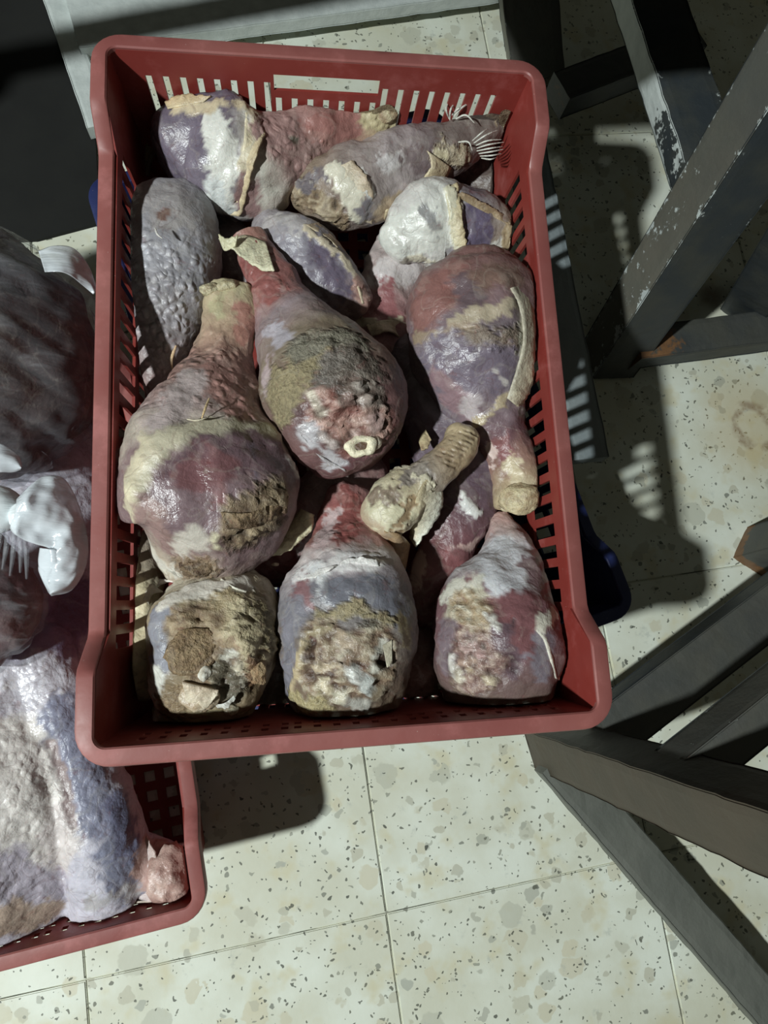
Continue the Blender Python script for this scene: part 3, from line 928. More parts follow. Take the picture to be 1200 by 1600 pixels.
u = leg('dark filler drumstick added to block light between the grey and the middle drumsticks', [(330, 340, 36, .205), (360, 400, 50, .203), (410, 450, 52, .2), (470, 520, 44, .2), (500, 560, 30, .2)], seed=34, kz=0.6)  # hidden piece added to keep light out of this gap
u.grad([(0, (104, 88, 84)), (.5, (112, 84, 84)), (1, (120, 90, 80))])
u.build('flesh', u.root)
u = leg('dark filler drumstick added to block light under the two front left drumsticks', [(400, 960, 40, .2), (430, 1010, 50, .198), (440, 1060, 46, .196), (430, 1095, 34, .194)], seed=35, kz=0.55)  # added filler that keeps the front left gap dark
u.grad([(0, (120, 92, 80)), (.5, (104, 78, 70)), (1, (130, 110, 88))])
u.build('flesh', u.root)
u = leg('dark filler drumstick added to block light in the corner below the feathery shank', [(640, 230, 36, .2), (690, 250, 46, .2), (740, 285, 46, .2), (780, 320, 40, .2)], seed=36, kz=0.55)  # added filler that keeps light out of the top right gap
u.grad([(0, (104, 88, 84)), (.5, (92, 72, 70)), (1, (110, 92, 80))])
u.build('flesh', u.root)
u = leg('deep purple drumstick, its red shank showing between the two right front drumsticks', [(665, 560, 56, .215), (690, 640, 66, .218), (712, 720, 66, .22), (716, 780, 62, .22), (700, 840, 50, .218), (678, 900, 40, .212), (660, 950, 30, .208)], seed=9, kz=0.7)
u.grad([(0, (112, 96, 108)), (.35, (112, 92, 106)), (.55, (104, 78, 92)), (.72, (120, 66, 72)), (.85, (150, 84, 80)), (1, (140, 78, 72))])
u.p([(660, 570), (690, 640)], 26, (128, 112, 124), soft=20)
u.p([(720, 780), (735, 795)], 14, (120, 88, 98), soft=8)
u.p([(726, 788), (745, 800)], 9, (222, 220, 214), soft=5, jit=4, h=1.5, wet=.9)
u.p([(724, 770), (727, 785)], 5, (226, 226, 218), soft=3, jit=2, h=2.0)
u.p([(700, 860), (740, 850)], 5, (190, 150, 140), soft=5, jit=6)
u.p([(650, 870), (655, 910)], 16, (206, 160, 138), soft=6)
u.p([(700, 880), (680, 920)], 26, (146, 76, 78), soft=16)
u.build('flesh', u.root)

u = leg('small reddish drumstick end low between the middle and right front drumsticks', [(662, 990, 22, .205), (654, 1025, 32, .206), (646, 1065, 42, .206), (642, 1105, 42, .205)], seed=14, kz=0.6)
u.grad([(0, (150, 100, 90)), (.5, (172, 112, 98)), (1, (150, 100, 84))])
u.build('flesh', u.root)

# ---- the top left drumstick
u = leg('drumstick across the top left corner with a band of white fat and yellow knuckle',
        [(272, 245, 52, .235), (290, 235, 72, .24), (320, 234, 80, .243), (355, 245, 89, .245), (400, 248, 85, .247), (440, 233, 62, .25), (475, 218, 46, .252), (515, 207, 37, .255), (555, 196, 36, .258), (590, 182, 39, .26), (610, 178, 34, .26)],
        cap=(.35, .45), seed=1)
u.grad([(0, (104, 92, 110)), (.30, (112, 96, 116)), (.38, (205, 198, 180)), (.48, (176, 130, 122)), (.62, (176, 122, 112)), (.75, (168, 110, 98)), (.9, (186, 158, 112)), (1, (196, 178, 128))])
u.p([(285, 250), (300, 180)], 60, (112, 98, 118), soft=10, jit=6, wet=.9)
u.p([(300, 290), (290, 220)], 34, (122, 108, 126), soft=24)
u.p([(335, 190), (350, 250), (345, 320)], 27, (222, 220, 208), soft=8, jit=8, h=1.0, wet=1.0, vary=.1)
u.p([(335, 290), (350, 330)], 20, (208, 212, 208), soft=10, jit=6, rug=1.5, wet=1.0)
u.p([(280, 170), (330, 168), (400, 175)], 11, (206, 184, 138), soft=8, jit=5, h=1.0)
u.p([(400, 190), (385, 250), (362, 345)], 11, (214, 198, 158), soft=5, jit=4, h=2.2)
u.p([(430, 210), (480, 240)], 40, (176, 128, 120), soft=25, pim=.45)
u.p([(385, 300), (395, 330)], 22, (160, 116, 112), soft=14, rug=1.2, wet=.9)
u.p([(500, 200), (545, 190)], 24, (172, 104, 92), soft=18)
u.p([(590, 180), (606, 200)], 26, (200, 182, 122), soft=16, rug=1.2)
u.p([(588, 185)], 9, (160, 140, 84), soft=6, h=-2)
u.p([(459, 218)], 5, (84, 72, 56), soft=3, jit=4)
u.build('flesh', u.root)
flap(u, 'skin_flap', [(262, 170, 1), (290, 165, 2), (318, 160, 1)], [(258, 160, 4), (285, 148, 6), (330, 150, 3)], (206, 184, 136), (190, 160, 110), ruf=4, seed=11)
flap(u, 'skin_flap', [(384, 175, 1), (378, 240, 1), (352, 335, 1)], [(426, 164, 9), (402, 240, 8), (376, 338, 6)], (222, 206, 166), (196, 172, 124), ruf=2.5, seed=12)
flap(u, 'skin_flap', [(250, 235, .235), (238, 250, .23), (232, 275, .228)], [(215, 222, .222), (202, 250, .218), (205, 270, .215)], (84, 66, 54), (200, 184, 120), ruf=5, seed=13, th=3)
lump(u, 'bone_end', 602, 168, 20, 22, 12, (206, 190, 142), c2=(170, 140, 96), rot=.4, seed=3, rough=.8, fib=.4)
lump(u, 'cartilage', 604, 150, 16, 7, 7, (214, 206, 172), rot=-.2, seed=4, lift=2)

# ---- grey pimpled drumstick at left
u = leg('grey pimply-skinned drumstick against the left wall, thick end up',
        [(270, 330, 66, .232), (269, 365, 73, .238), (268, 410, 76, .24), (264, 460, 68, .238), (259, 510, 52, .232), (256, 555, 38, .226), (252, 600, 27, .22), (248, 630, 22, .215)], cap=(.62, .6), seed=3, lump=.003, kz=.85)
u.grad([(0, (158, 152, 156)), (.3, (160, 157, 166)), (.6, (164, 156, 162)), (.78, (172, 150, 150)), (1, (172, 128, 118))])
u.msk[:, 0] = np.clip((u.t - .10) * 3, 0, 1) * 0.95
u.p([(270, 330), (260, 310)], 42, (158, 150, 150), soft=26, pim=.1)
u.p([(215, 380), (215, 450)], 16, (176, 176, 186), soft=14, wet=.9)
u.p([(252, 335), (266, 326)], 6, (128, 92, 78), soft=4, jit=5)
u.build('flesh', u.root)
feathers(u, [([(242, 356, .292), (246, 366, .294), (254, 373, .293)], 1.6, (206, 202, 196)), ([(275, 540, .25), (268, 562, .247), (270, 580, .243)], 2.4, (206, 176, 140))])
u.p

# ---- the right hand group
u = leg('feathery shank drumstick reaching into the top right corner',
        [(478, 292, 38, .235), (520, 300, 54, .24), (565, 290, 62, .243), (610, 270, 54, .246), (655, 250, 45, .25), (700, 228, 42, .254), (745, 198, 42, .258), (775, 176, 38, .26)], cap=(.6, .45), seed=2)
u.grad([(0, (140, 116, 82)), (.2, (150, 130, 120)), (.42, (176, 160, 158)), (.58, (140, 122, 122)), (.75, (112, 98, 92)), (1, (128, 112, 100))])
u.p([(470, 300), (510, 330), (525, 345)], 26, (146, 118, 78), soft=10, jit=9, rug=2.0, fib=1, wet=.1)
u.cut([(475, 305), (515, 330)], 24, pal=((86, 66, 42), (140, 112, 74), (190, 168, 124)), amp=3, wet=.15)
u.p([(480, 280), (530, 262)], 14, (110, 98, 104), soft=10)
u.p([(520, 262), (545, 290), (560, 340)], 17, (214, 206, 178), soft=6, jit=8, h=1.8, wet=.9)
u.p([(562, 268), (580, 300)], 8, (220, 218, 208), soft=4, jit=5, h=1.5, wet=.9)
u.p([(570, 330), (575, 375)], 16, (128, 120, 126), soft=8, wet=.9)
u.p([(600, 255), (625, 250)], 14, (212, 204, 202), soft=10, wet=.9)
u.p([(600, 330), (640, 310), (690, 280)], 22, (190, 162, 122), soft=10, jit=7)
u.p([(650, 250), (690, 240)], 24, (120, 100, 102), soft=12)
u.p([(700, 225), (730, 200)], 26, (122, 106, 98), soft=20)
u.p([(790, 150), (798, 185)], 10, (190, 170, 124), soft=6, h=1.5, rug=1.5)
u.p([(690, 240), (720, 245)], 18, (176, 156, 116), soft=10, rug=1.8, fib=.7)
u.build('flesh', u.root)
flap(u, 'skin_flap', [(600, 345, 1), (640, 322, 2), (690, 285, 3), (705, 262, 3)], [(602, 330, 3), (640, 300, 6), (672, 262, 8), (668, 236, 5)], (200, 176, 132), (206, 186, 140), ruf=3, seed=22, curl=4)
flap(u, 'skin_flap', [(520, 265, 1), (548, 300, 1), (565, 345, 1)], [(550, 250, 4), (580, 290, 5), (582, 350, 3)], (214, 204, 172), (196, 170, 136), ruf=3, seed=23)
lump(u, 'bone_end', 790, 168, 12, 26, 9, (188, 168, 126), c2=(140, 116, 84), rot=.15, seed=8, fib=.7)
lump(u, 'cartilage', 690, 240, 17, 10, 9, (206, 190, 140), c2=(186, 160, 104), rot=-.3, seed=9)
fz = .285
fs = []
for k, (x0, y0, x1, y1, x2, y2) in enumerate([(702, 186, 697, 170, 703, 156), (703, 188, 704, 172, 711, 160), (708, 184, 722, 168, 740, 158), (706, 180, 716, 170, 728, 166), (712, 186, 728, 180, 742, 193), (740, 224, 758, 212, 778, 203), (742, 228, 762, 220, 784, 218),
      (744, 232, 764, 226, 788, 222), (745, 236, 765, 232, 786, 229), (748, 240, 768, 237, 788, 233), (750, 244, 768, 243, 784, 240), (752, 247, 766, 249, 776, 246), (738, 220, 752, 208, 764, 200), (716, 222, 732, 222, 738, 236)]):
    fs.append(([(x0, y0, .278), (x1, y1, .288), (x2, y2, .284)], 1.5 if k < 5 or k == 13 else 1.3, (214, 214, 204)))
feathers(u, fs)

u = leg('purple drumstick end beneath the knuckle, upper middle of the heap',
        [(420, 352, 34, .225), (450, 378, 50, .23), (485, 412, 56, .232), (520, 448, 52, .23), (552, 485, 36, .222)], seed=6, cap=(.6, .5))
u.grad([(0, (150, 140, 144)), (.3, (142, 136, 148)), (.7, (128, 118, 134)), (1, (140, 108, 104))])
u.p([(420, 345), (470, 350)], 18, (176, 168, 168), soft=12, wet=.9)
u.p([(445, 420), (500, 470)], 12, (176, 176, 188), soft=12, wet=1)
u.p([(500, 400), (530, 450)], 24, (108, 94, 116), soft=16, wet=.9)
u.p([(480, 360), (530, 395), (560, 440)], 8, (200, 182, 146), soft=4, jit=5, h=1.6)
u.p([(560, 440), (572, 480)], 12, (176, 128, 112), soft=8)
u.build('flesh', u.root)
flap(u, 'skin_flap', [(478, 352, 1), (520, 380, 1), (552, 430, 1), (566, 475, 1)], [(500, 342, 3), (540, 378, 5), (576, 430, 4), (580, 470, 2)], (196, 176, 140), (160, 128, 108), ruf=3, seed=25)

u = leg('white-filmed drumstick end with a ridge of skin, close to the right wall',
        [(618, 378, 36, .238), (650, 358, 58, .242), (690, 348, 64, .245), (730, 356, 58, .245), (765, 368, 48, .242), (790, 376, 36, .24)], seed=7, cap=(.55, .35))
u.grad([(0, (206, 198, 192)), (.4, (206, 204, 194)), (.6, (120, 108, 122)), (.85, (150, 132, 120)), (1, (176, 150, 112))])
u.p([(625, 370), (690, 350)], 44, (212, 212, 200), soft=16, jit=9, wet=.9)
u.p([(665, 330), (680, 360)], 12, (150, 148, 146), soft=12)
u.p([(705, 300), (712, 350), (722, 395)], 12, (214, 206, 168), soft=4, jit=4, h=3)
u.p([(745, 340), (750, 375)], 27, (106, 92, 122), soft=8, jit=6, wet=.9)
u.p([(775, 380), (785, 400)], 13, (216, 212, 198), soft=6, jit=6)
u.p([(795, 360), (800, 400)], 11, (176, 148, 96), soft=6, h=1.5, rug=1.5)
u.p([(640, 405), (720, 410)], 11, (214, 204, 172), soft=6, jit=6, h=1.2)
u.p([(632, 408)], 7, (150, 138, 120), soft=4)
u.build('flesh', u.root)
flap(u, 'skin_flap', [(695, 295, 2), (702, 340, 2), (712, 390, 2)], [(715, 285, 5), (722, 335, 6), (730, 385, 4)], (218, 208, 168), (190, 168, 116), ruf=3, seed=27)
flap(u, 'skin_flap', [(710, 305, 2), (745, 325, 1), (795, 352, 1)], [(722, 300, 4), (752, 315, 5), (805, 345, 3)], (176, 150, 106), (150, 120, 84), ruf=4, seed=28)

# ---- right drumstick
u = leg('purplish drumstick along the right wall, thick end up and knuckle down',
        [(735, 440, 74, .252), (737, 470, 96, .258), (738, 515, 101, .26), (741, 560, 95, .258), (750, 605, 74, .254), (768, 650, 50, .248), (788, 700, 41, .244), (803, 745, 39, .244), (810, 785, 38, .245)], cap=(.5, .45), seed=8)
u.grad([(0, (128, 84, 78)), (.12, (138, 96, 92)), (.3, (120, 102, 112)), (.48, (122, 106, 120)), (.6, (134, 108, 116)), (.72, (118, 76, 84)), (.84, (150, 104, 84)), (1, (190, 166, 112))])
u.p([(660, 480), (700, 440)], 42, (150, 92, 82), soft=30, wet=.7)
u.p([(725, 440), (735, 470)], 20, (106, 82, 88), soft=18)
u.p([(765, 430), (800, 430)], 26, (132, 96, 80), soft=18)
u.p([(715, 500), (760, 490), (800, 480)], 13, (178, 158, 124), soft=8, jit=8, h=1.2)
u.p([(650, 530), (690, 525), (740, 515)], 10, (166, 138, 104), soft=10, jit=8)
u.p([(740, 530), (800, 525)], 18, (134, 112, 92), soft=12, jit=9, rug=1.2, fib=.8)
u.p([(690, 560), (780, 580)], 40, (122, 106, 124), soft=26, wet=.8)
u.p([(690, 600), (740, 650)], 22, (150, 112, 120), soft=20, wet=.9)
u.p([(735, 645), (750, 630)], 16, (186, 170, 172), soft=14, wet=1)
u.p([(775, 580), (790, 600)], 4, (196, 186, 180), soft=4, jit=3)
u.p([(815, 470), (820, 550)], 13, (186, 178, 152), soft=8, jit=5)
u.p([(745, 665), (790, 620), (825, 590)], 9, (188, 164, 116), soft=5, jit=5, h=1.5)
u.p([(780, 690), (800, 740)], 16, (146, 82, 82), soft=14, wet=.8)
u.p([(800, 730), (820, 770)], 18, (206, 184, 136), soft=14)
u.p([(765, 700), (775, 740)], 6, (210, 176, 164), soft=5)
u.build('flesh', u.root)
flap(u, 'skin_flap', [(798, 450, 2), (812, 480, 2), (818, 530, 2), (806, 580, 2), (792, 622, 2)], [(838, 440, .272), (852, 485, .274), (850, 535, .274), (842, 588, .272), (812, 638, .268)], (186, 176, 150), (212, 200, 158), ruf=4.5, seed=30, n=80, curl=5)
lump(u, 'bone_end', 812, 780, 31, 25, 18, (206, 188, 136), c2=(168, 138, 90), seed=12, rough=.8, fib=.5, rot=.1)
lump(u, 'cartilage', 822, 792, 15, 8, 8, (216, 208, 166), seed=13, rot=.5, lift=4)
lump(u, 'cartilage', 792, 795, 12, 8, 8, (196, 180, 132), seed=15, lift=4)

# ---- wrinkled ankle end over the middle
u = leg('wrinkled yellow ankle end lying over the middle right of the heap',
        [(722, 682, 22, .268), (712, 705, 27, .27), (690, 728, 32, .27), (658, 752, 36, .268), (628, 780, 41, .264), (606, 805, 39, .26), (596, 828, 26, .254)], cap=(.5, .5), seed=10, lump=.004)
u.grad([(0, (190, 164, 112)), (.22, (172, 142, 96)), (.42, (150, 132, 112)), (.6, (196, 178, 130)), (.8, (206, 194, 150)), (1, (176, 140, 100))])
for k in range(9):
    x, y = 732 - k * 4.2, 672 + k * 6.4
    u.p([(x - 22, y - 6), (x, y + 2), (x + 14, y + 8)], 1.6, (132, 104, 66), soft=3, jit=1.5, h=-1.3)
u.p([(640, 745), (660, 735)], 18, (140, 126, 112), soft=10, rug=1.5)
u.p([(625, 725), (665, 760)], 8, (206, 194, 156), soft=4, h=1.8)
u.p([(590, 790), (630, 810)], 24, (206, 196, 150), soft=14, wet=.6)
u.p([(590, 775), (610, 770)], 14, (140, 118, 92), soft=10, rug=1)
u.p([(640, 790), (625, 830)], 8, (162, 130, 82), soft=6, h=-1.5)
u.build('flesh', u.root)
flap(u, 'skin_flap', [(668, 745, 1), (650, 780, 1), (640, 840, .235)], [(692, 770, 4), (688, 800, .262), (650, 855, .245)], (196, 176, 128), (222, 222, 202), ruf=4, seed=33)
flap(u, 'skin_flap', [(600, 830, 1), (625, 835, 1), (640, 850, .24)], [(606, 860, .245), (622, 900, .238), (632, 896, .236)], (176, 140, 90), (160, 120, 80), ruf=3, seed=34)
flap(u, 'skin_flap', [(655, 690, .25), (658, 680, .252), (665, 672, .25)], [(658, 705, .258), (668, 700, .258), (674, 688, .255)], (206, 186, 132), (190, 164, 116), ruf=2, seed=35)

# ---- big left drumstick
u = leg('largest drumstick, at left, with pimply skin rolled back from dark red meat',
        [(360, 458, 40, .248), (355, 490, 45, .25), (352, 530, 46, .25), (347, 570, 55, .25), (336, 620, 80, .255), (327, 675, 112, .262), (323, 730, 135, .268), (326, 780, 138, .266), (325, 820, 122, .258), (310, 855, 88, .248), (292, 880, 56, .238)],
        cap=(.35, .5), seed=4)
u.grad([(0, (190, 172, 120)), (.1, (184, 156, 112)), (.25, (176, 124, 104)), (.42, (176, 130, 118)), (.52, (178, 150, 144)), (.6, (188, 172, 150)), (.66, (140, 110, 110)), (.85, (132, 98, 100)), (1, (190, 170, 140))])
u.msk[:, 0] = np.clip((u.t - .12) * 6, 0, 1) * np.clip((.58 - u.t) * 8, 0, 1) * .75
u.p([(320, 450), (350, 445), (395, 455)], 14, (184, 170, 116), soft=14)
u.p([(380, 490), (385, 520)], 20, (176, 112, 90), soft=18)
u.p([(340, 580), (370, 640)], 34, (182, 124, 110), soft=26, pim=.6)
u.p([(300, 590), (255, 660)], 24, (186, 164, 160), soft=22, pim=.15)
u.p([(215, 760), (240, 700), (320, 670), (420, 680)], 22, (190, 178, 142), soft=10, jit=6, h=1.8, pim=.0)
u.p([(205, 790), (208, 740), (230, 700)], 20, (208, 192, 150), soft=12, h=1.6, pim=.0)
u.p([(225, 840), (250, 880)], 22, (206, 196, 172), soft=14, pim=0)
u.p([(270, 760), (320, 720), (400, 700), (440, 730)], 34, (116, 84, 92), soft=10, jit=6, pim=0, wet=.9)
u.p([(300, 760), (335, 730)], 32, (128, 76, 80), soft=18, wet=.9)
u.p([(260, 790), (300, 820), (370, 790)], 36, (134, 104, 110), soft=20, pim=0, wet=.9)
u.p([(235, 800), (260, 850)], 24, (158, 120, 112), soft=18)
u.p([(335, 700), (345, 780)], 5, (160, 108, 108), soft=7, jit=3)
u.p([(395, 700), (400, 790)], 6, (110, 92, 104), soft=8, jit=3)
u.p([(440, 760), (455, 730)], 20, (112, 86, 92), soft=14, wet=.8)
u.p([(450, 715), (462, 740)], 6, (212, 206, 192), soft=3, jit=2, h=1.5)
u.p([(380, 800), (430, 770)], 26, (150, 124, 84), soft=14, jit=9, rug=2.2, fib=1, wet=.1)
u.p([(370, 840), (430, 810)], 24, (112, 86, 58), soft=12, jit=9, rug=3, fib=1, wet=.1)
u.cut([(375, 820), (430, 790)], 30, pal=((66, 46, 30), (120, 92, 58), (180, 152, 104)), amp=4, wet=.15)
u.p([(280, 860), (300, 830), (320, 850)], 14, (206, 194, 176), soft=12, jit=7, wet=.9)
u.p([(285, 890), (320, 885)], 20, (140, 110, 72), soft=10, jit=8, rug=3, fib=1, wet=.1)
u.p([(240, 872), (270, 890)], 10, (206, 198, 180), soft=8)
u.p([(208, 770)], 4, (224, 208, 160), soft=3, h=2)
u.build('flesh', u.root)
flap(u, 'skin_flap', [(382, 868, .238), (420, 848, .24), (455, 815, .24), (470, 795, .243)], [(392, 862, .244), (440, 866, .248), (485, 830, .248), (492, 805, .246)], (206, 196, 146), (206, 196, 150), ruf=3, seed=40, curl=5)
flap(u, 'skin_flap', [(345, 800, 1), (395, 800, 1), (450, 775, 1)], [(352, 825, 3), (400, 822, 4), (448, 800, 2)], (150, 122, 80), (120, 92, 60), ruf=6, seed=41, fib=1, wet=.1)
lump(u, 'cartilage', 337, 848, 7, 17, 7, (220, 208, 160), seed=17, rot=.15, lift=4)
lump(u, 'cartilage', 343, 880, 5, 13, 6, (214, 204, 160), seed=18, rot=-.3, z=.25)
lump(u, 'bone_end', 330, 452, 18, 11, 10, (196, 186, 140), c2=(160, 140, 96), seed=19, fib=.6)
lump(u, 'bone_end', 355, 447, 16, 9, 9, (196, 184, 136), seed=20, fib=.5)
lump(u, 'dried_crust', 310, 888, 30, 14, 12, (134, 106, 68), c2=(96, 70, 44), seed=21, rough=1.6, fib=1, wet=.05)
feathers(u, [([(327, 622, .32), (320, 640, .325), (314, 658, .325)], 1.6, (214, 186, 140)), ([(292, 655, .33), (308, 657, .331), (322, 653, .331)], 1.4, (200, 190, 166))])

# ---- the middle drumstick with its sawn bone
u = leg('middle drumstick, its cut face up with a round sawn bone end',
        [(388, 372, 31, .246), (402, 405, 34, .25), (425, 450, 42, .252), (445, 495, 54, .256), (468, 535, 76, .262), (495, 575, 98, .27), (520, 620, 108, .274), (540, 665, 98, .27), (556, 700, 76, .262)],
        cap=(.4, .42), seed=5, kz=.85)
u.grad([(0, (166, 110, 92)), (.15, (158, 84, 76)), (.32, (156, 96, 90)), (.42, (150, 128, 132)), (.5, (146, 120, 116)), (.6, (130, 112, 84)), (.8, (120, 84, 78)), (1, (126, 80, 80))])
u.p([(390, 400), (420, 450)], 26, (158, 78, 70), soft=18, pim=.4)
u.p([(425, 515), (445, 525)], 18, (172, 162, 172), soft=14)
u.p([(418, 570), (420, 610)], 14, (176, 150, 150), soft=10)
u.p([(430, 600), (440, 640), (470, 570), (500, 540)], 30, (150, 132, 82), soft=12, jit=9, rug=1.6, fib=1, wet=.1)
u.p([(470, 545), (520, 525), (560, 540)], 22, (124, 116, 92), soft=12, jit=9, rug=1.8, fib=1, wet=.15)
u.p([(540, 570), (575, 580)], 36, (106, 92, 78), soft=16, jit=9, rug=1.6, fib=.8, wet=.3)
u.p([(510, 590), (520, 560)], 18, (116, 104, 92), soft=10, rug=1.2)
u.p([(475, 660), (500, 640)], 22, (118, 84, 84), soft=10, wet=.7)
u.p([(520, 640), (560, 630), (595, 650)], 26, (150, 84, 68), soft=12, jit=8, rug=2.4, wet=.8)
u.p([(520, 665), (580, 670)], 24, (172, 112, 98), soft=10, jit=8, rug=2.6, wet=.9)
u.cut([(515, 645), (560, 635), (590, 660), (560, 690)], 34, pal=((74, 40, 34), (150, 84, 68), (206, 160, 140)), amp=4)
u.cut([(545, 600), (585, 620)], 22, pal=((66, 54, 46), (116, 92, 78), (176, 160, 144)), amp=3)
u.p([(610, 600), (618, 680)], 16, (120, 78, 76), soft=10)
u.p([(560, 725), (605, 715)], 24, (116, 68, 74), soft=12)
u.p([(480, 680), (520, 720)], 14, (186, 180, 184), soft=10, wet=1)
u.p([(484, 615), (492, 630)], 6, (206, 190, 160), soft=3, jit=2, h=1.5)
u.p([(600, 560), (605, 620), (600, 670)], 3, (84, 60, 52), soft=4, jit=2, h=-2)
u.build('flesh', u.root)
for k, (x, y, rx, ry, c, r) in enumerate([(536, 668, 12, 15, (196, 140, 120), .2), (500, 640, 16, 7, (200, 182, 158), -.8), (588, 660, 14, 18, (190, 150, 140), .3), (565, 605, 14, 7, (176, 160, 146), .1),
                                          (572, 622, 16, 7, (180, 158, 144), .2), (545, 625, 12, 7, (146, 110, 98), -.5), (558, 678, 12, 10, (206, 168, 152), .6), (515, 690, 18, 8, (196, 176, 168), -.6)]):
    lump(u, 'cartilage', x, y, rx, ry, 7, c, rot=r, seed=50 + k, rough=1.1)
bone_ring(u, 564, 697, 21, hole=.36, seed=1.0, label='sawn round bone end with dark marrow')
lump(u, 'bone_end', 588, 692, 9, 12, 8, (226, 216, 190), seed=60, lift=3, rot=-.3)
flap(u, 'skin_flap', [(350, 388, .262), (380, 368, 2), (415, 378, 2)], [(342, 372, .262), (376, 346, 5), (424, 366, 4)], (206, 200, 156), (214, 208, 168), ruf=4, seed=44)
flap(u, 'skin_flap', [(345, 378, .26), (352, 392, .26), (368, 385, .268)], [(342, 366, .264), (356, 372, .268), (372, 366, .272)], (206, 200, 156), (190, 184, 140), ruf=4, seed=45)
flap(u, 'membrane', [(470, 680, 1), (500, 712, 1), (540, 735, 1)], [(462, 690, .27), (492, 728, .262), (545, 745, .255)], (190, 184, 186), (200, 196, 196), ruf=3, seed=46)

# ---- front row
u = leg('front middle drumstick, red shank up and ragged cut face toward the viewer',
        [(546, 775, 36, .235), (543, 805, 42, .238), (541, 840, 54, .242), (541, 875, 76, .248), (543, 915, 96, .255), (545, 960, 104, .26), (545, 1005, 105, .26), (543, 1045, 102, .255), (535, 1080, 94, .246), (525, 1105, 82, .238)],
        cap=(.5, .32), seed=11, kz=.82)
u.grad([(0, (170, 110, 104)), (.12, (158, 74, 68)), (.26, (156, 88, 80)), (.34, (206, 190, 186)), (.42, (160, 146, 150)), (.5, (116, 112, 122)), (.62, (120, 110, 106)), (.8, (120, 96, 76)), (1, (140, 118, 78))])
u.p([(545, 790), (540, 830)], 26, (158, 72, 64), soft=14, pim=.5)
u.p([(500, 850), (520, 800)], 12, (192, 160, 158), soft=10, rug=1)
u.p([(575, 810), (590, 850)], 8, (190, 130, 116), soft=8)
u.p([(470, 900), (500, 890), (550, 875), (585, 880)], 15, (214, 208, 206), soft=6, jit=7, h=1.5, wet=1)
u.p([(495, 900), (500, 930)], 12, (206, 206, 206), soft=8, wet=1)
u.p([(470, 920), (480, 940)], 16, (140, 92, 96), soft=10)
u.p([(460, 960), (445, 1040), (445, 1090)], 24, (128, 124, 136), soft=18, wet=.7)
u.p([(520, 930), (600, 930), (620, 960)], 26, (112, 112, 124), soft=18, jit=9, wet=.8, vary=.3)
u.p([(500, 965), (560, 950), (600, 970)], 13, (152, 134, 84), soft=8, jit=8, rug=1.2, fib=.9, wet=.2)
u.p([(630, 980), (635, 1000)], 14, (152, 132, 84), soft=10)
u.p([(500, 1010), (530, 1030)], 30, (118, 84, 68), soft=10, jit=6, rug=1.5, wet=.6)
u.p([(580, 985), (590, 1010)], 22, (96, 88, 74), soft=8, jit=6, rug=1.2, fib=.6)
u.p([(500, 1060), (540, 1060), (580, 1050)], 30, (166, 138, 92), soft=12, jit=9, rug=3.0, fib=.5, wet=.7)
u.cut([(500, 1000), (530, 1030), (590, 1010), (580, 1060), (500, 1065)], 34, pal=((58, 40, 30), (112, 82, 58), (158, 130, 94), (196, 182, 146)), amp=5)
u.p([(478, 990), (465, 1040), (455, 1090)], 5, (190, 166, 112), soft=3, jit=2, h=1.8)
u.p([(460, 1095), (500, 1100)], 18, (170, 152, 88), soft=10, jit=7, fib=.9)
u.p([(610, 1000), (606, 1040)], 3, (80, 62, 50), soft=4, jit=3, h=-2)
u.p([(485, 1000), (490, 1060)], 6, (84, 58, 42), soft=6, jit=4, h=-2.5)
u.build('flesh', u.root)
for k, (x, y, rx, ry, c, r) in enumerate([(555, 1055, 14, 18, (206, 206, 196), .2), (575, 1070, 13, 18, (196, 200, 192), -.2), (585, 1045, 10, 12, (200, 196, 176), .4), (592, 1015, 9, 20, (200, 196, 178), -.5), (560, 1098, 24, 10, (176, 172, 158), -.1),
                                          (515, 1080, 9, 22, (206, 188, 144), .5), (530, 1090, 11, 14, (200, 190, 156), 0), (510, 1042, 24, 6, (196, 172, 132), .1), (535, 1000, 7, 18, (186, 160, 126), .3), (500, 985, 22, 5, (176, 156, 112), .25), (590, 1085, 12, 14, (150, 130, 96), .1), (545, 1030, 9, 9, (150, 116, 84), 0)]):
    lump(u, 'cartilage', x, y, rx, ry, 8, c, rot=r, seed=70 + k, rough=1.2)
flap(u, 'fat_sheet', [(465, 895, 1), (505, 888, 1), (550, 880, 1), (592, 885, 1)], [(462, 905, 2), (500, 900, 3), (545, 872, 4), (590, 876, 3)], (216, 212, 208), (222, 218, 212), ruf=3, seed=48)
flap(u, 'skin_flap', [(598, 1008, 1), (612, 1000, 1)], [(604, 1040, 4), (612, 1036, 3)], (190, 180, 150), (200, 190, 160), ruf=3, seed=49)

u = leg('front left drumstick with a dried tan cut face and curled scraps of fat',
        [(335, 925, 74, .238), (338, 950, 98, .244), (338, 985, 106, .25), (330, 1025, 101, .25), (322, 1060, 92, .246), (310, 1095, 80, .238), (292, 1125, 58, .23)],
        cap=(.4, .35), seed=12, kz=.82)
u.grad([(0, (196, 184, 156)), (.15, (172, 150, 104)), (.4, (150, 130, 92)), (.7, (140, 116, 76)), (1, (152, 132, 82))])
u.p([(250, 960), (255, 1020)], 30, (140, 140, 152), soft=14, jit=6, wet=.7)
u.p([(260, 940), (330, 920), (380, 915)], 16, (218, 208, 190), soft=8, jit=8, h=1.5)
u.p([(290, 960), (370, 940)], 14, (160, 136, 84), soft=12, rug=1.2, fib=.6)
u.p([(300, 1000), (330, 1040), (320, 1010)], 32, (150, 118, 74), soft=14, jit=8, rug=1.6, fib=1, wet=.1)
u.cut([(300, 985), (335, 1010), (330, 1045)], 44, pal=((104, 78, 46), (146, 116, 72), (176, 150, 104)), amp=3, wet=.1)
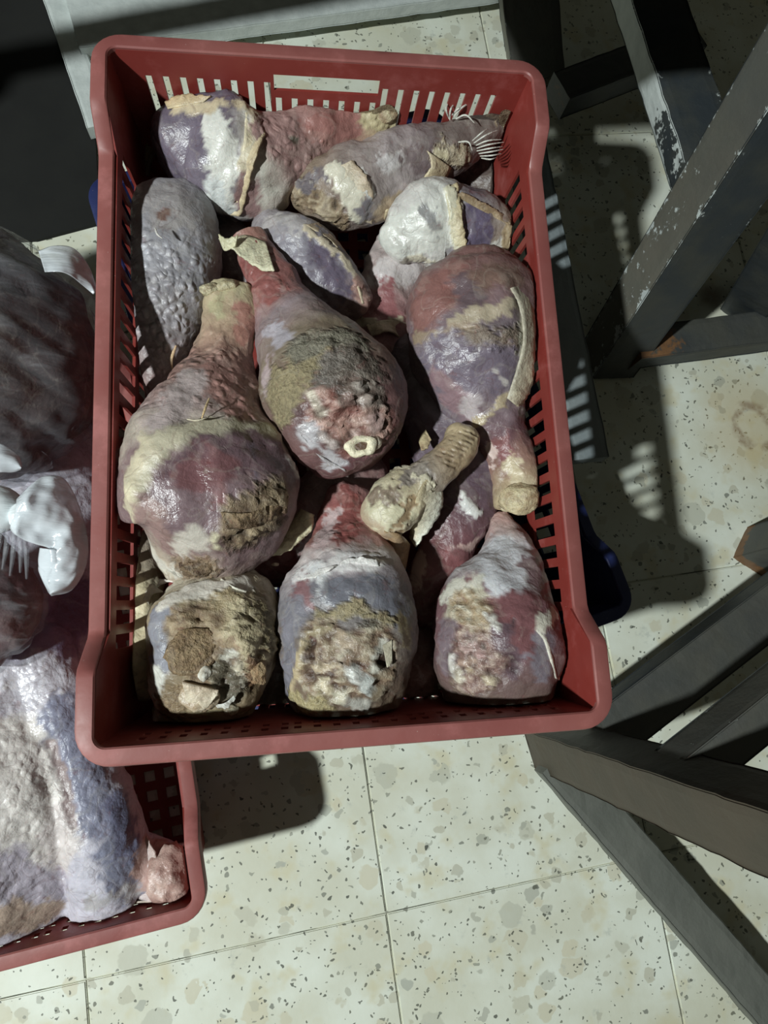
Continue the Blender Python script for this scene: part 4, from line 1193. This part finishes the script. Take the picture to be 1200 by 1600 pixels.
u.cut([(385, 970), (410, 1010), (395, 1060)], 30, pal=((96, 70, 36), (146, 120, 70), (200, 182, 128)), amp=4, wet=.2)
u.cut([(340, 1060), (370, 1080)], 22, pal=((60, 52, 38), (120, 104, 76), (196, 186, 156)), amp=4)
u.p([(370, 950), (380, 1000), (390, 1030)], 12, (206, 186, 132), soft=8, jit=7, h=2)
u.p([(410, 950), (430, 1000)], 24, (140, 122, 72), soft=14, rug=1.6, fib=1)
u.p([(395, 1035), (400, 1060)], 14, (140, 100, 54), soft=8, rug=2.5, fib=1)
u.p([(345, 1050), (365, 1080)], 22, (112, 102, 78), soft=8, jit=4, h=-3, wet=.8)
u.p([(245, 1060), (245, 1110)], 16, (206, 204, 190), soft=8, jit=6, h=1)
u.p([(280, 1080), (265, 1110)], 22, (150, 122, 76), soft=10, rug=1, fib=.8)
u.p([(270, 1130), (330, 1120)], 20, (150, 134, 84), soft=10)
u.build('flesh', u.root)
lump(u, 'fat_scrap', 310, 1088, 30, 24, 9, (206, 186, 150), c2=(176, 146, 104), seed=80, rot=-.4, rough=1.2, lift=3)
flap(u, 'fat_scrap', [(285, 1065, 3), (315, 1072, 3), (342, 1078, 3)], [(292, 1095, 6), (318, 1110, 8), (340, 1086, 6)], (206, 182, 148), (214, 200, 168), ruf=3, seed=81, th=3)
flap(u, 'fat_scrap', [(336, 1102, 3), (352, 1098, 5), (366, 1086, 3)], [(340, 1106, 6), (356, 1104, 8), (368, 1092, 5)], (222, 222, 212), (206, 204, 190), ruf=1.5, seed=82, th=2.5)
lump(u, 'fat_scrap', 320, 1052, 10, 13, 8, (212, 208, 192), seed=83, rot=-.5, lift=2)
lump(u, 'cartilage', 372, 1042, 10, 14, 8, (200, 186, 152), seed=84, lift=2)
lump(u, 'cartilage', 355, 1025, 16, 6, 6, (196, 190, 168), seed=85, rot=.3, lift=2)
lump(u, 'fat_scrap', 360, 1108, 12, 9, 8, (180, 172, 140), seed=86)
flap(u, 'fat_sheet', [(245, 915, .245), (290, 900, .25), (330, 905, .25)], [(250, 905, .25), (290, 912, .256), (328, 915, .256)], (212, 200, 190), (222, 214, 204), ruf=4, seed=87)
flap(u, 'fat_sheet', [(345, 905, 2), (365, 918, 2), (385, 925, 2)], [(348, 898, .262), (372, 908, .262), (388, 915, .258)], (218, 212, 190), (222, 216, 196), ruf=4, seed=88)
flap(u, 'skin_flap', [(232, 950, .24), (238, 930, .245), (255, 925, .25)], [(225, 960, .238), (225, 932, .242), (238, 912, .246)], (206, 200, 176), (214, 206, 180), ruf=4, seed=89)
lump(u, 'dried_crust', 300, 1015, 44, 34, 9, (156, 126, 78), c2=(128, 98, 56), seed=90, rot=.5, rough=.9, fib=1, wet=.05)
lump(u, 'dried_crust', 400, 1045, 15, 26, 8, (150, 110, 60), c2=(176, 144, 92), seed=91, rot=.2, rough=1.3, fib=1, wet=.05)

u = leg('front right drumstick with white-filmed shank and dark red meat by the corner',
        [(782, 805, 16, .232), (790, 840, 36, .238), (794, 875, 56, .244), (790, 910, 76, .25), (782, 945, 94, .255), (778, 985, 100, .258), (777, 1025, 99, .256), (778, 1060, 93, .248), (780, 1085, 84, .24)],
        cap=(.5, .35), seed=13, kz=.82)
u.grad([(0, (190, 140, 128)), (.12, (186, 152, 146)), (.22, (196, 192, 196)), (.42, (190, 188, 190)), (.5, (132, 80, 84)), (.7, (124, 84, 90)), (.86, (116, 88, 80)), (1, (126, 108, 76))])
u.p([(780, 860), (790, 910)], 36, (204, 204, 210), soft=20, jit=9, wet=.5, vary=.15)
u.p([(830, 880), (850, 930)], 18, (130, 100, 104), soft=14)
u.p([(700, 930), (740, 915)], 20, (204, 198, 178), soft=10, wet=.7)
u.p([(710, 950), (745, 935), (765, 960)], 20, (196, 184, 150), soft=8, jit=8, rug=1.2)
u.p([(715, 955), (740, 970)], 16, (176, 142, 90), soft=8, jit=6, rug=1, fib=.6)
u.p([(724, 938), (732, 934)], 8, (132, 120, 96), soft=6, h=-1)
u.p([(700, 990), (700, 1030)], 22, (126, 104, 112), soft=16)
u.p([(770, 960), (830, 950), (820, 1000)], 30, (132, 74, 78), soft=20, wet=.8)
u.p([(780, 990), (790, 1040)], 20, (108, 78, 88), soft=16)
u.p([(845, 1000), (850, 1040)], 18, (128, 116, 128), soft=12, wet=.7)
u.p([(740, 1005), (740, 1040)], 26, (124, 92, 80), soft=10, jit=9, rug=2.2, fib=.4, wet=.9)
u.p([(760, 1050), (730, 1070)], 24, (140, 116, 84), soft=12, jit=9, rug=2.2, fib=.8)
u.cut([(735, 1005), (760, 1035), (735, 1060)], 30, pal=((70, 46, 40), (146, 104, 92), (204, 176, 150)), amp=4.5)
u.cut([(720, 945), (750, 960)], 22, pal=((120, 92, 56), (176, 146, 96), (210, 200, 170)), amp=2.5)
u.p([(760, 960), (775, 975)], 6, (216, 212, 200), soft=4, jit=4, h=2, wet=.9)
u.p([(800, 970), (803, 1050)], 3, (76, 50, 56), soft=5, jit=3, h=-2)
u.p([(845, 975), (865, 960)], 12, (206, 198, 176), soft=5, jit=5, h=1)
u.build('flesh', u.root)
flap(u, 'fat_sheet', [(838, 985, 1), (850, 1000, 1), (860, 1030, 1), (868, 1060, 1)], [(868, 950, .262), (874, 985, .262), (876, 1030, .256), (877, 1065, .25)], (210, 204, 186), (216, 208, 180), ruf=3, seed=92, curl=8)
flap(u, 'fat_sheet', [(850, 975, 2), (858, 962, .275), (862, 950, .276)], [(868, 985, .268), (870, 965, .272), (882, 948, .274)], (214, 206, 186), (216, 206, 178), ruf=3, seed=93)
for k, (x, y, rx, ry, c, r) in enumerate([(735, 1012, 14, 7, (190, 150, 140), .3), (750, 1022, 12, 7, (186, 140, 132), -.4), (728, 1035, 14, 6, (176, 140, 116), .2), (745, 1052, 16, 6, (186, 160, 120), -.3), (770, 965, 9, 11, (212, 206, 190), .6), (715, 1055, 8, 16, (196, 182, 152), .4), (765, 1062, 12, 6, (196, 176, 136), -.4), (706, 1040, 5, 18, (200, 192, 180), .1)]):
    lump(u, 'cartilage', x, y, rx, ry, 6, c, rot=r, seed=100 + k, rough=1.3)

# loose crumbs of fat on the crate floor and the meat
class _R: pass
def scrap(label, x, y, z, rx, ry, c, seed):
    r = _R(); P = at(x, y, z); r.root = tag(empty('fat_crumb', tuple(P)), label, 'scrap')
    r.hit = lambda a, b: P
    lump(r, 'flake', x, y, rx, ry, 4, c, seed=seed, rough=1.2, n=10, z=z)
scrap('white fat crumb between the small reddish end and the front right drumstick', 688, 1072, .215, 6, 5, (220, 214, 196), 1)
scrap('second white crumb just below the one beside the front right drumstick', 702, 1086, .212, 6, 5, (214, 208, 190), 2)
scrap('tiny pale grain on the raw red meat, nearest the big left drumstick', 413, 874, .236, 6, 3, (226, 190, 150), 3)
scrap('tiny pale grain on the raw red meat, right of the other grain', 430, 882, .236, 6, 3, (226, 196, 160), 4)

# ------------------------------------------------------------------ turkey and bags in the lower red crate
class Blob(Piece):
    """several swept forms melted into one continuous surface"""
    def __init__(s, pieces, voxel=0.0028, smooth=4, lump=0.004, grain=0.001, seed=0):
        V = np.vstack([p.V for p in pieces]); F_ = []; k = 0
        for p in pieces: F_.append(p.Fc + k); k += len(p.V)
        F_ = np.vstack(F_)
        me = mesh_np('melt', V, F_)
        o = bpy.data.objects.new('melt', me); COL.objects.link(o)
        md = o.modifiers.new('melt', 'REMESH'); md.mode = 'VOXEL'; md.voxel_size = voxel
        dg = bpy.context.evaluated_depsgraph_get(); dg.update()
        ev = o.evaluated_get(dg); em = ev.to_mesh()
        s.V = np.array([v.co[:] for v in em.vertices]); s.Fc = np.array([list(f.vertices) if len(f.vertices) == 4 else list(f.vertices) + [f.vertices[-1]] for f in em.polygons])
        ev.to_mesh_clear(); bpy.data.objects.remove(o); bpy.data.meshes.remove(me)
        for _ in range(smooth):
            acc = np.zeros_like(s.V); cnt = np.zeros(len(s.V))
            for a, b in ((0, 1), (1, 2), (2, 3), (3, 0)):
                np.add.at(acc, s.Fc[:, a], s.V[s.Fc[:, b]]); np.add.at(cnt, s.Fc[:, a], 1)
                np.add.at(acc, s.Fc[:, b], s.V[s.Fc[:, a]]); np.add.at(cnt, s.Fc[:, b], 1)
            s.V = s.V * 0.4 + acc / cnt[:, None] * 0.6
        s.t = np.linspace(0, 1, len(s.V)) * 0; s.seed = seed
        s.finish(lump, grain)

def raw(st, **kw): return Piece(st, n=60, m=48, lump=0.0, grain=0.0, **kw)

t = Blob([raw([(95, 690, 60, .06), (85, 780, 80, .07), (70, 850, 90, .09), (50, 930, 100, .11), (20, 1010, 125, .125), (0, 1100, 140, .135), (-5, 1200, 165, .135), (-10, 1300, 175, .125), (-20, 1390, 150, .11), (-30, 1440, 100, .095)], kz=.66),
          raw([(60, 1020, 56, .15), (88, 1100, 50, .158), (118, 1180, 50, .155), (148, 1260, 58, .148), (165, 1330, 60, .14), (162, 1390, 52, .13), (140, 1430, 36, .12)], kz=.8),
          raw([(190, 1350, 50, .12), (220, 1350, 42, .122), (245, 1352, 36, .125), (262, 1360, 34, .125)], kz=.8)], seed=41, lump=.004)
lo = t.V.min(0); c = t.V.mean(0)
t.root = tag(empty('turkey_carcass', (c[0], c[1], lo[2])), 'large plucked turkey carcass with lavender and cream skin in the lower red crate', 'turkey')
t.crate = RED_LOW
t.col[:] = srgb(196, 190, 206)
t.p([(20, 950), (100, 960), (60, 1000)], 62, (140, 120, 158), soft=50)
t.p([(110, 960), (130, 930)], 40, (112, 92, 128), soft=30)
t.p([(0, 1080), (60, 1060), (60, 1130)], 46, (206, 200, 212), soft=40, wet=1, pim=.3)
t.p([(20, 1180), (70, 1230), (50, 1310)], 66, (222, 212, 204), soft=50, pim=.3)
t.p([(110, 1280), (90, 1340)], 34, (212, 198, 194), soft=40, pim=.25)
t.p([(0, 1360), (60, 1390)], 40, (176, 164, 180), soft=36, wet=.9, pim=.3)
t.p([(0, 1440), (70, 1430)], 30, (182, 152, 128), soft=24, wet=.6)
t.p([(95, 1110), (125, 1190), (150, 1260), (190, 1330), (200, 1390)], 34, (136, 138, 166), soft=26, wet=.7, pim=.2)
t.p([(180, 1260), (205, 1330)], 22, (122, 124, 160), soft=20, wet=.8)
t.p([(80, 1160), (100, 1230), (112, 1290)], 7, (150, 126, 124), soft=12, h=-3, jit=5)
t.p([(150, 1410), (205, 1395)], 16, (178, 172, 176), soft=12, wet=.9)
t.p([(245, 1340), (262, 1380)], 40, (192, 150, 138), soft=16, wet=.7)
t.p([(255, 1330)], 14, (200, 162, 146), soft=8, h=1.5)
t.build('body', t.root, RED_LOW)
lump(t, 'joint', 264, 1362, 32, 42, 24, (204, 164, 148), c2=(180, 132, 118), seed=120, rot=.1, rough=1.2, lift=3, n=34)
lump(t, 'cartilage', 262, 1378, 24, 20, 10, (206, 168, 150), seed=121, rot=-.2, rough=.5, lift=16)
flap(t, 'skin_flap', [(206, 1300, .13), (212, 1345, .135), (206, 1400, .13)], [(228, 1306, .138), (246, 1345, .148), (240, 1412, .14)], (186, 180, 188), (200, 172, 160), ruf=4, seed=122)
flap(t, 'skin_flap', [(205, 1418, .13), (240, 1408, .14), (262, 1412, .14)], [(225, 1425, .13), (250, 1422, .135), (285, 1405, .14)], (196, 178, 160), (206, 186, 168), ruf=3, seed=123)

def sheet(root, name, A, B, mat, n=50, m=26, curl=0.0, ruf=2.0, seed=0, fr=38):
    a = crom3(np.array([at(*p) for p in A]), n); b = crom3(np.array([at(*p) for p in B]), n)
    V = []
    for i in range(n):
        for j in range(m):
            v = j / (m - 1); P = a[i] * (1 - v) + b[i] * v
            vw = CAMP - P; vw /= np.linalg.norm(vw)
            V.append(P + vw * curl * 0.001 * math.sin(v * math.pi))
    V = np.array(V)
    vw = CAMP - V; vw /= np.linalg.norm(vw, axis=1)[:, None]
    cr = 0.5 - np.abs(fbm(V * fr + seed * 4.1, 3))
    V = V + vw * (cr * ruf * 0.002)[:, None]
    Fc = [[i * m + j, i * m + j + 1, (i + 1) * m + j + 1, (i + 1) * m + j] for i in range(n - 1) for j in range(m - 1)]
    o = link(name, mesh_np(name, V - np.array(root.location), Fc), root, mat)
    sm = o.modifiers.new('thickness', 'SOLIDIFY'); sm.thickness = 0.0004; sm.offset = 0
    return o

def shell(pc, grow, wr, root, name, mat, fr=45, seed=0):
    n = pc.normals()
    a = math.radians(-28); u = pc.V[:, 0] * math.cos(a) + pc.V[:, 1] * math.sin(a); v = -pc.V[:, 0] * math.sin(a) + pc.V[:, 1] * math.cos(a)
    Q = np.stack([u * 0.16, v, pc.V[:, 2] * 0.3], 1)
    w = 0.5 - np.abs(fbm(Q * fr + seed, 2)) * 1.6
    V = pc.V + n * np.maximum(grow + wr * w, 0.0022)[:, None]
    return link(name, mesh_np(name, V - np.array(root.location), pc.Fc), root, mat)

M_BAG = mat_film('dusty_film', 0.10, (0.46, 0.47, 0.50), 0.22)
# large bag
mb = Piece([(-60, 420, 120, .165), (-60, 480, 180, .17), (-60, 560, 206, .17), (-60, 640, 190, .168), (-60, 700, 130, .16)], kz=.8, cap=(.45, .4), seed=51, lump=.006)
lo = mb.V.min(0); c = mb.V.mean(0)
mb.root = tag(empty('meat_cut', (c[0], c[1], lo[2])), 'dark brown meat packed tight inside the large clear plastic bag at left', 'meat')
mb.col[:] = srgb(84, 62, 58)
mb.msk[:, 2] = .4
mb.p([(60, 480), (110, 560)], 60, (72, 46, 44), soft=40)
mb.p([(10, 690), (70, 690)], 40, (92, 74, 72), soft=30)
mb.p([(20, 420), (60, 410)], 60, (88, 80, 84), soft=50)
mb.build('flesh', mb.root, RED_LOW)
bag = tag(empty('plastic_bag', tuple(np.array(mb.root.location) - (0, 0, .006))), 'large clear plastic bag creased tightly over dark brown meat at the left edge', 'bag')
shell(mb, .0055, .010, bag, 'film', M_BAG, seed=3)
sheet(bag, 'bag_corner', [(60, 392, .22), (85, 384, .22), (115, 388, .215), (138, 415, .21), (152, 452, .205)], [(70, 425, .235), (95, 425, .235), (112, 432, .23), (128, 445, .22), (146, 460, .212)], M_FILM2, curl=5, ruf=3, seed=5)
sheet(bag, 'bag_corner', [(-30, 690, .25), (0, 693, .25), (28, 712, .245), (35, 728, .24)], [(-30, 742, .245), (0, 738, .245), (20, 738, .24), (32, 734, .24)], M_FILM2, curl=6, ruf=2, seed=6)

# small knotted bag
rm_ = Piece([(-40, 850, 46, .225), (-38, 890, 76, .225), (-36, 940, 90, .225), (-40, 990, 76, .22), (-44, 1020, 50, .215)], kz=.75, cap=(.6, .6), seed=52, lump=.004)
lo = rm_.V.min(0); c = rm_.V.mean(0)
rm_.root = tag(empty('meat_cut', (c[0], c[1], lo[2])), 'red meat inside the small knotted bag lying on the turkey carcass', 'meat')
rm_.col[:] = srgb(122, 74, 76)
rm_.p([(10, 900), (30, 950)], 30, (112, 60, 62), soft=24); rm_.p([(0, 980)], 26, (140, 100, 98), soft=20)
rm_.build('flesh', rm_.root, False)
kb = tag(empty('plastic_bag', tuple(np.array(rm_.root.location) - (0, 0, .005))), 'small milky plastic bag of red meat tied with a knot and flared tail', 'bag')
shell(rm_, .003, .005, kb, 'film', M_FILM, fr=60, seed=8)
class _K: pass
kk = _K(); kk.root = kb; kk.hit = lambda x, y: at(x, y, .28)
o = lump(kk, 'knot', -4, 796, 40, 38, 26, (224, 230, 232), c2=(206, 214, 220), seed=130, z=.275, rough=.35, wet=.9)
o.data.materials.clear(); M_KNOT = mat_film('thick_film', 0.92, (0.84, 0.90, 0.92), 0.1); o.data.materials.append(M_KNOT)
o = lump(kk, 'knot', 32, 806, 18, 22, 14, (224, 230, 232), seed=131, z=.278, rough=.5)
o.data.materials.clear(); o.data.materials.append(M_KNOT)
sheet(kb, 'tail', [(26, 780, .285), (48, 758, .285), (70, 744, .28), (100, 748, .272), (122, 786, .265), (137, 840, .26), (134, 885, .258), (112, 922, .256), (80, 931, .256)],
      [(24, 806, .285), (16, 826, .285), (34, 842, .282), (55, 850, .278), (78, 858, .272), (66, 872, .268), (60, 888, .264), (66, 906, .26), (76, 926, .257)], M_FILM2, curl=12, ruf=8, seed=9, fr=36)
sheet(kb, 'tail', [(62, 856, .272), (60, 880, .268), (66, 905, .262)], [(92, 860, .28), (98, 885, .272), (90, 915, .262)], M_FILM2, curl=6, ruf=4, seed=10, n=30, m=16)
for k, (x0, y0, x1, y1) in enumerate([(8, 828, 2, 890), (18, 832, 14, 900), (26, 834, 30, 895), (34, 836, 40, 905), (0, 826, -12, 880)]):
    sheet(kb, 'pleat', [(x0, y0, .28), ((x0 + x1) / 2, (y0 + y1) / 2, .276), (x1, y1, .262)], [(x0 + 9, y0, .28), ((x0 + x1) / 2 + 8, (y0 + y1) / 2, .28), (x1 + 3, y1, .263)], M_BAG, n=20, m=6, curl=3, ruf=1, seed=20 + k)

for pc_, nm_, rt_, cl_ in FINAL: pc_.finish_build(nm_, rt_, cl_)
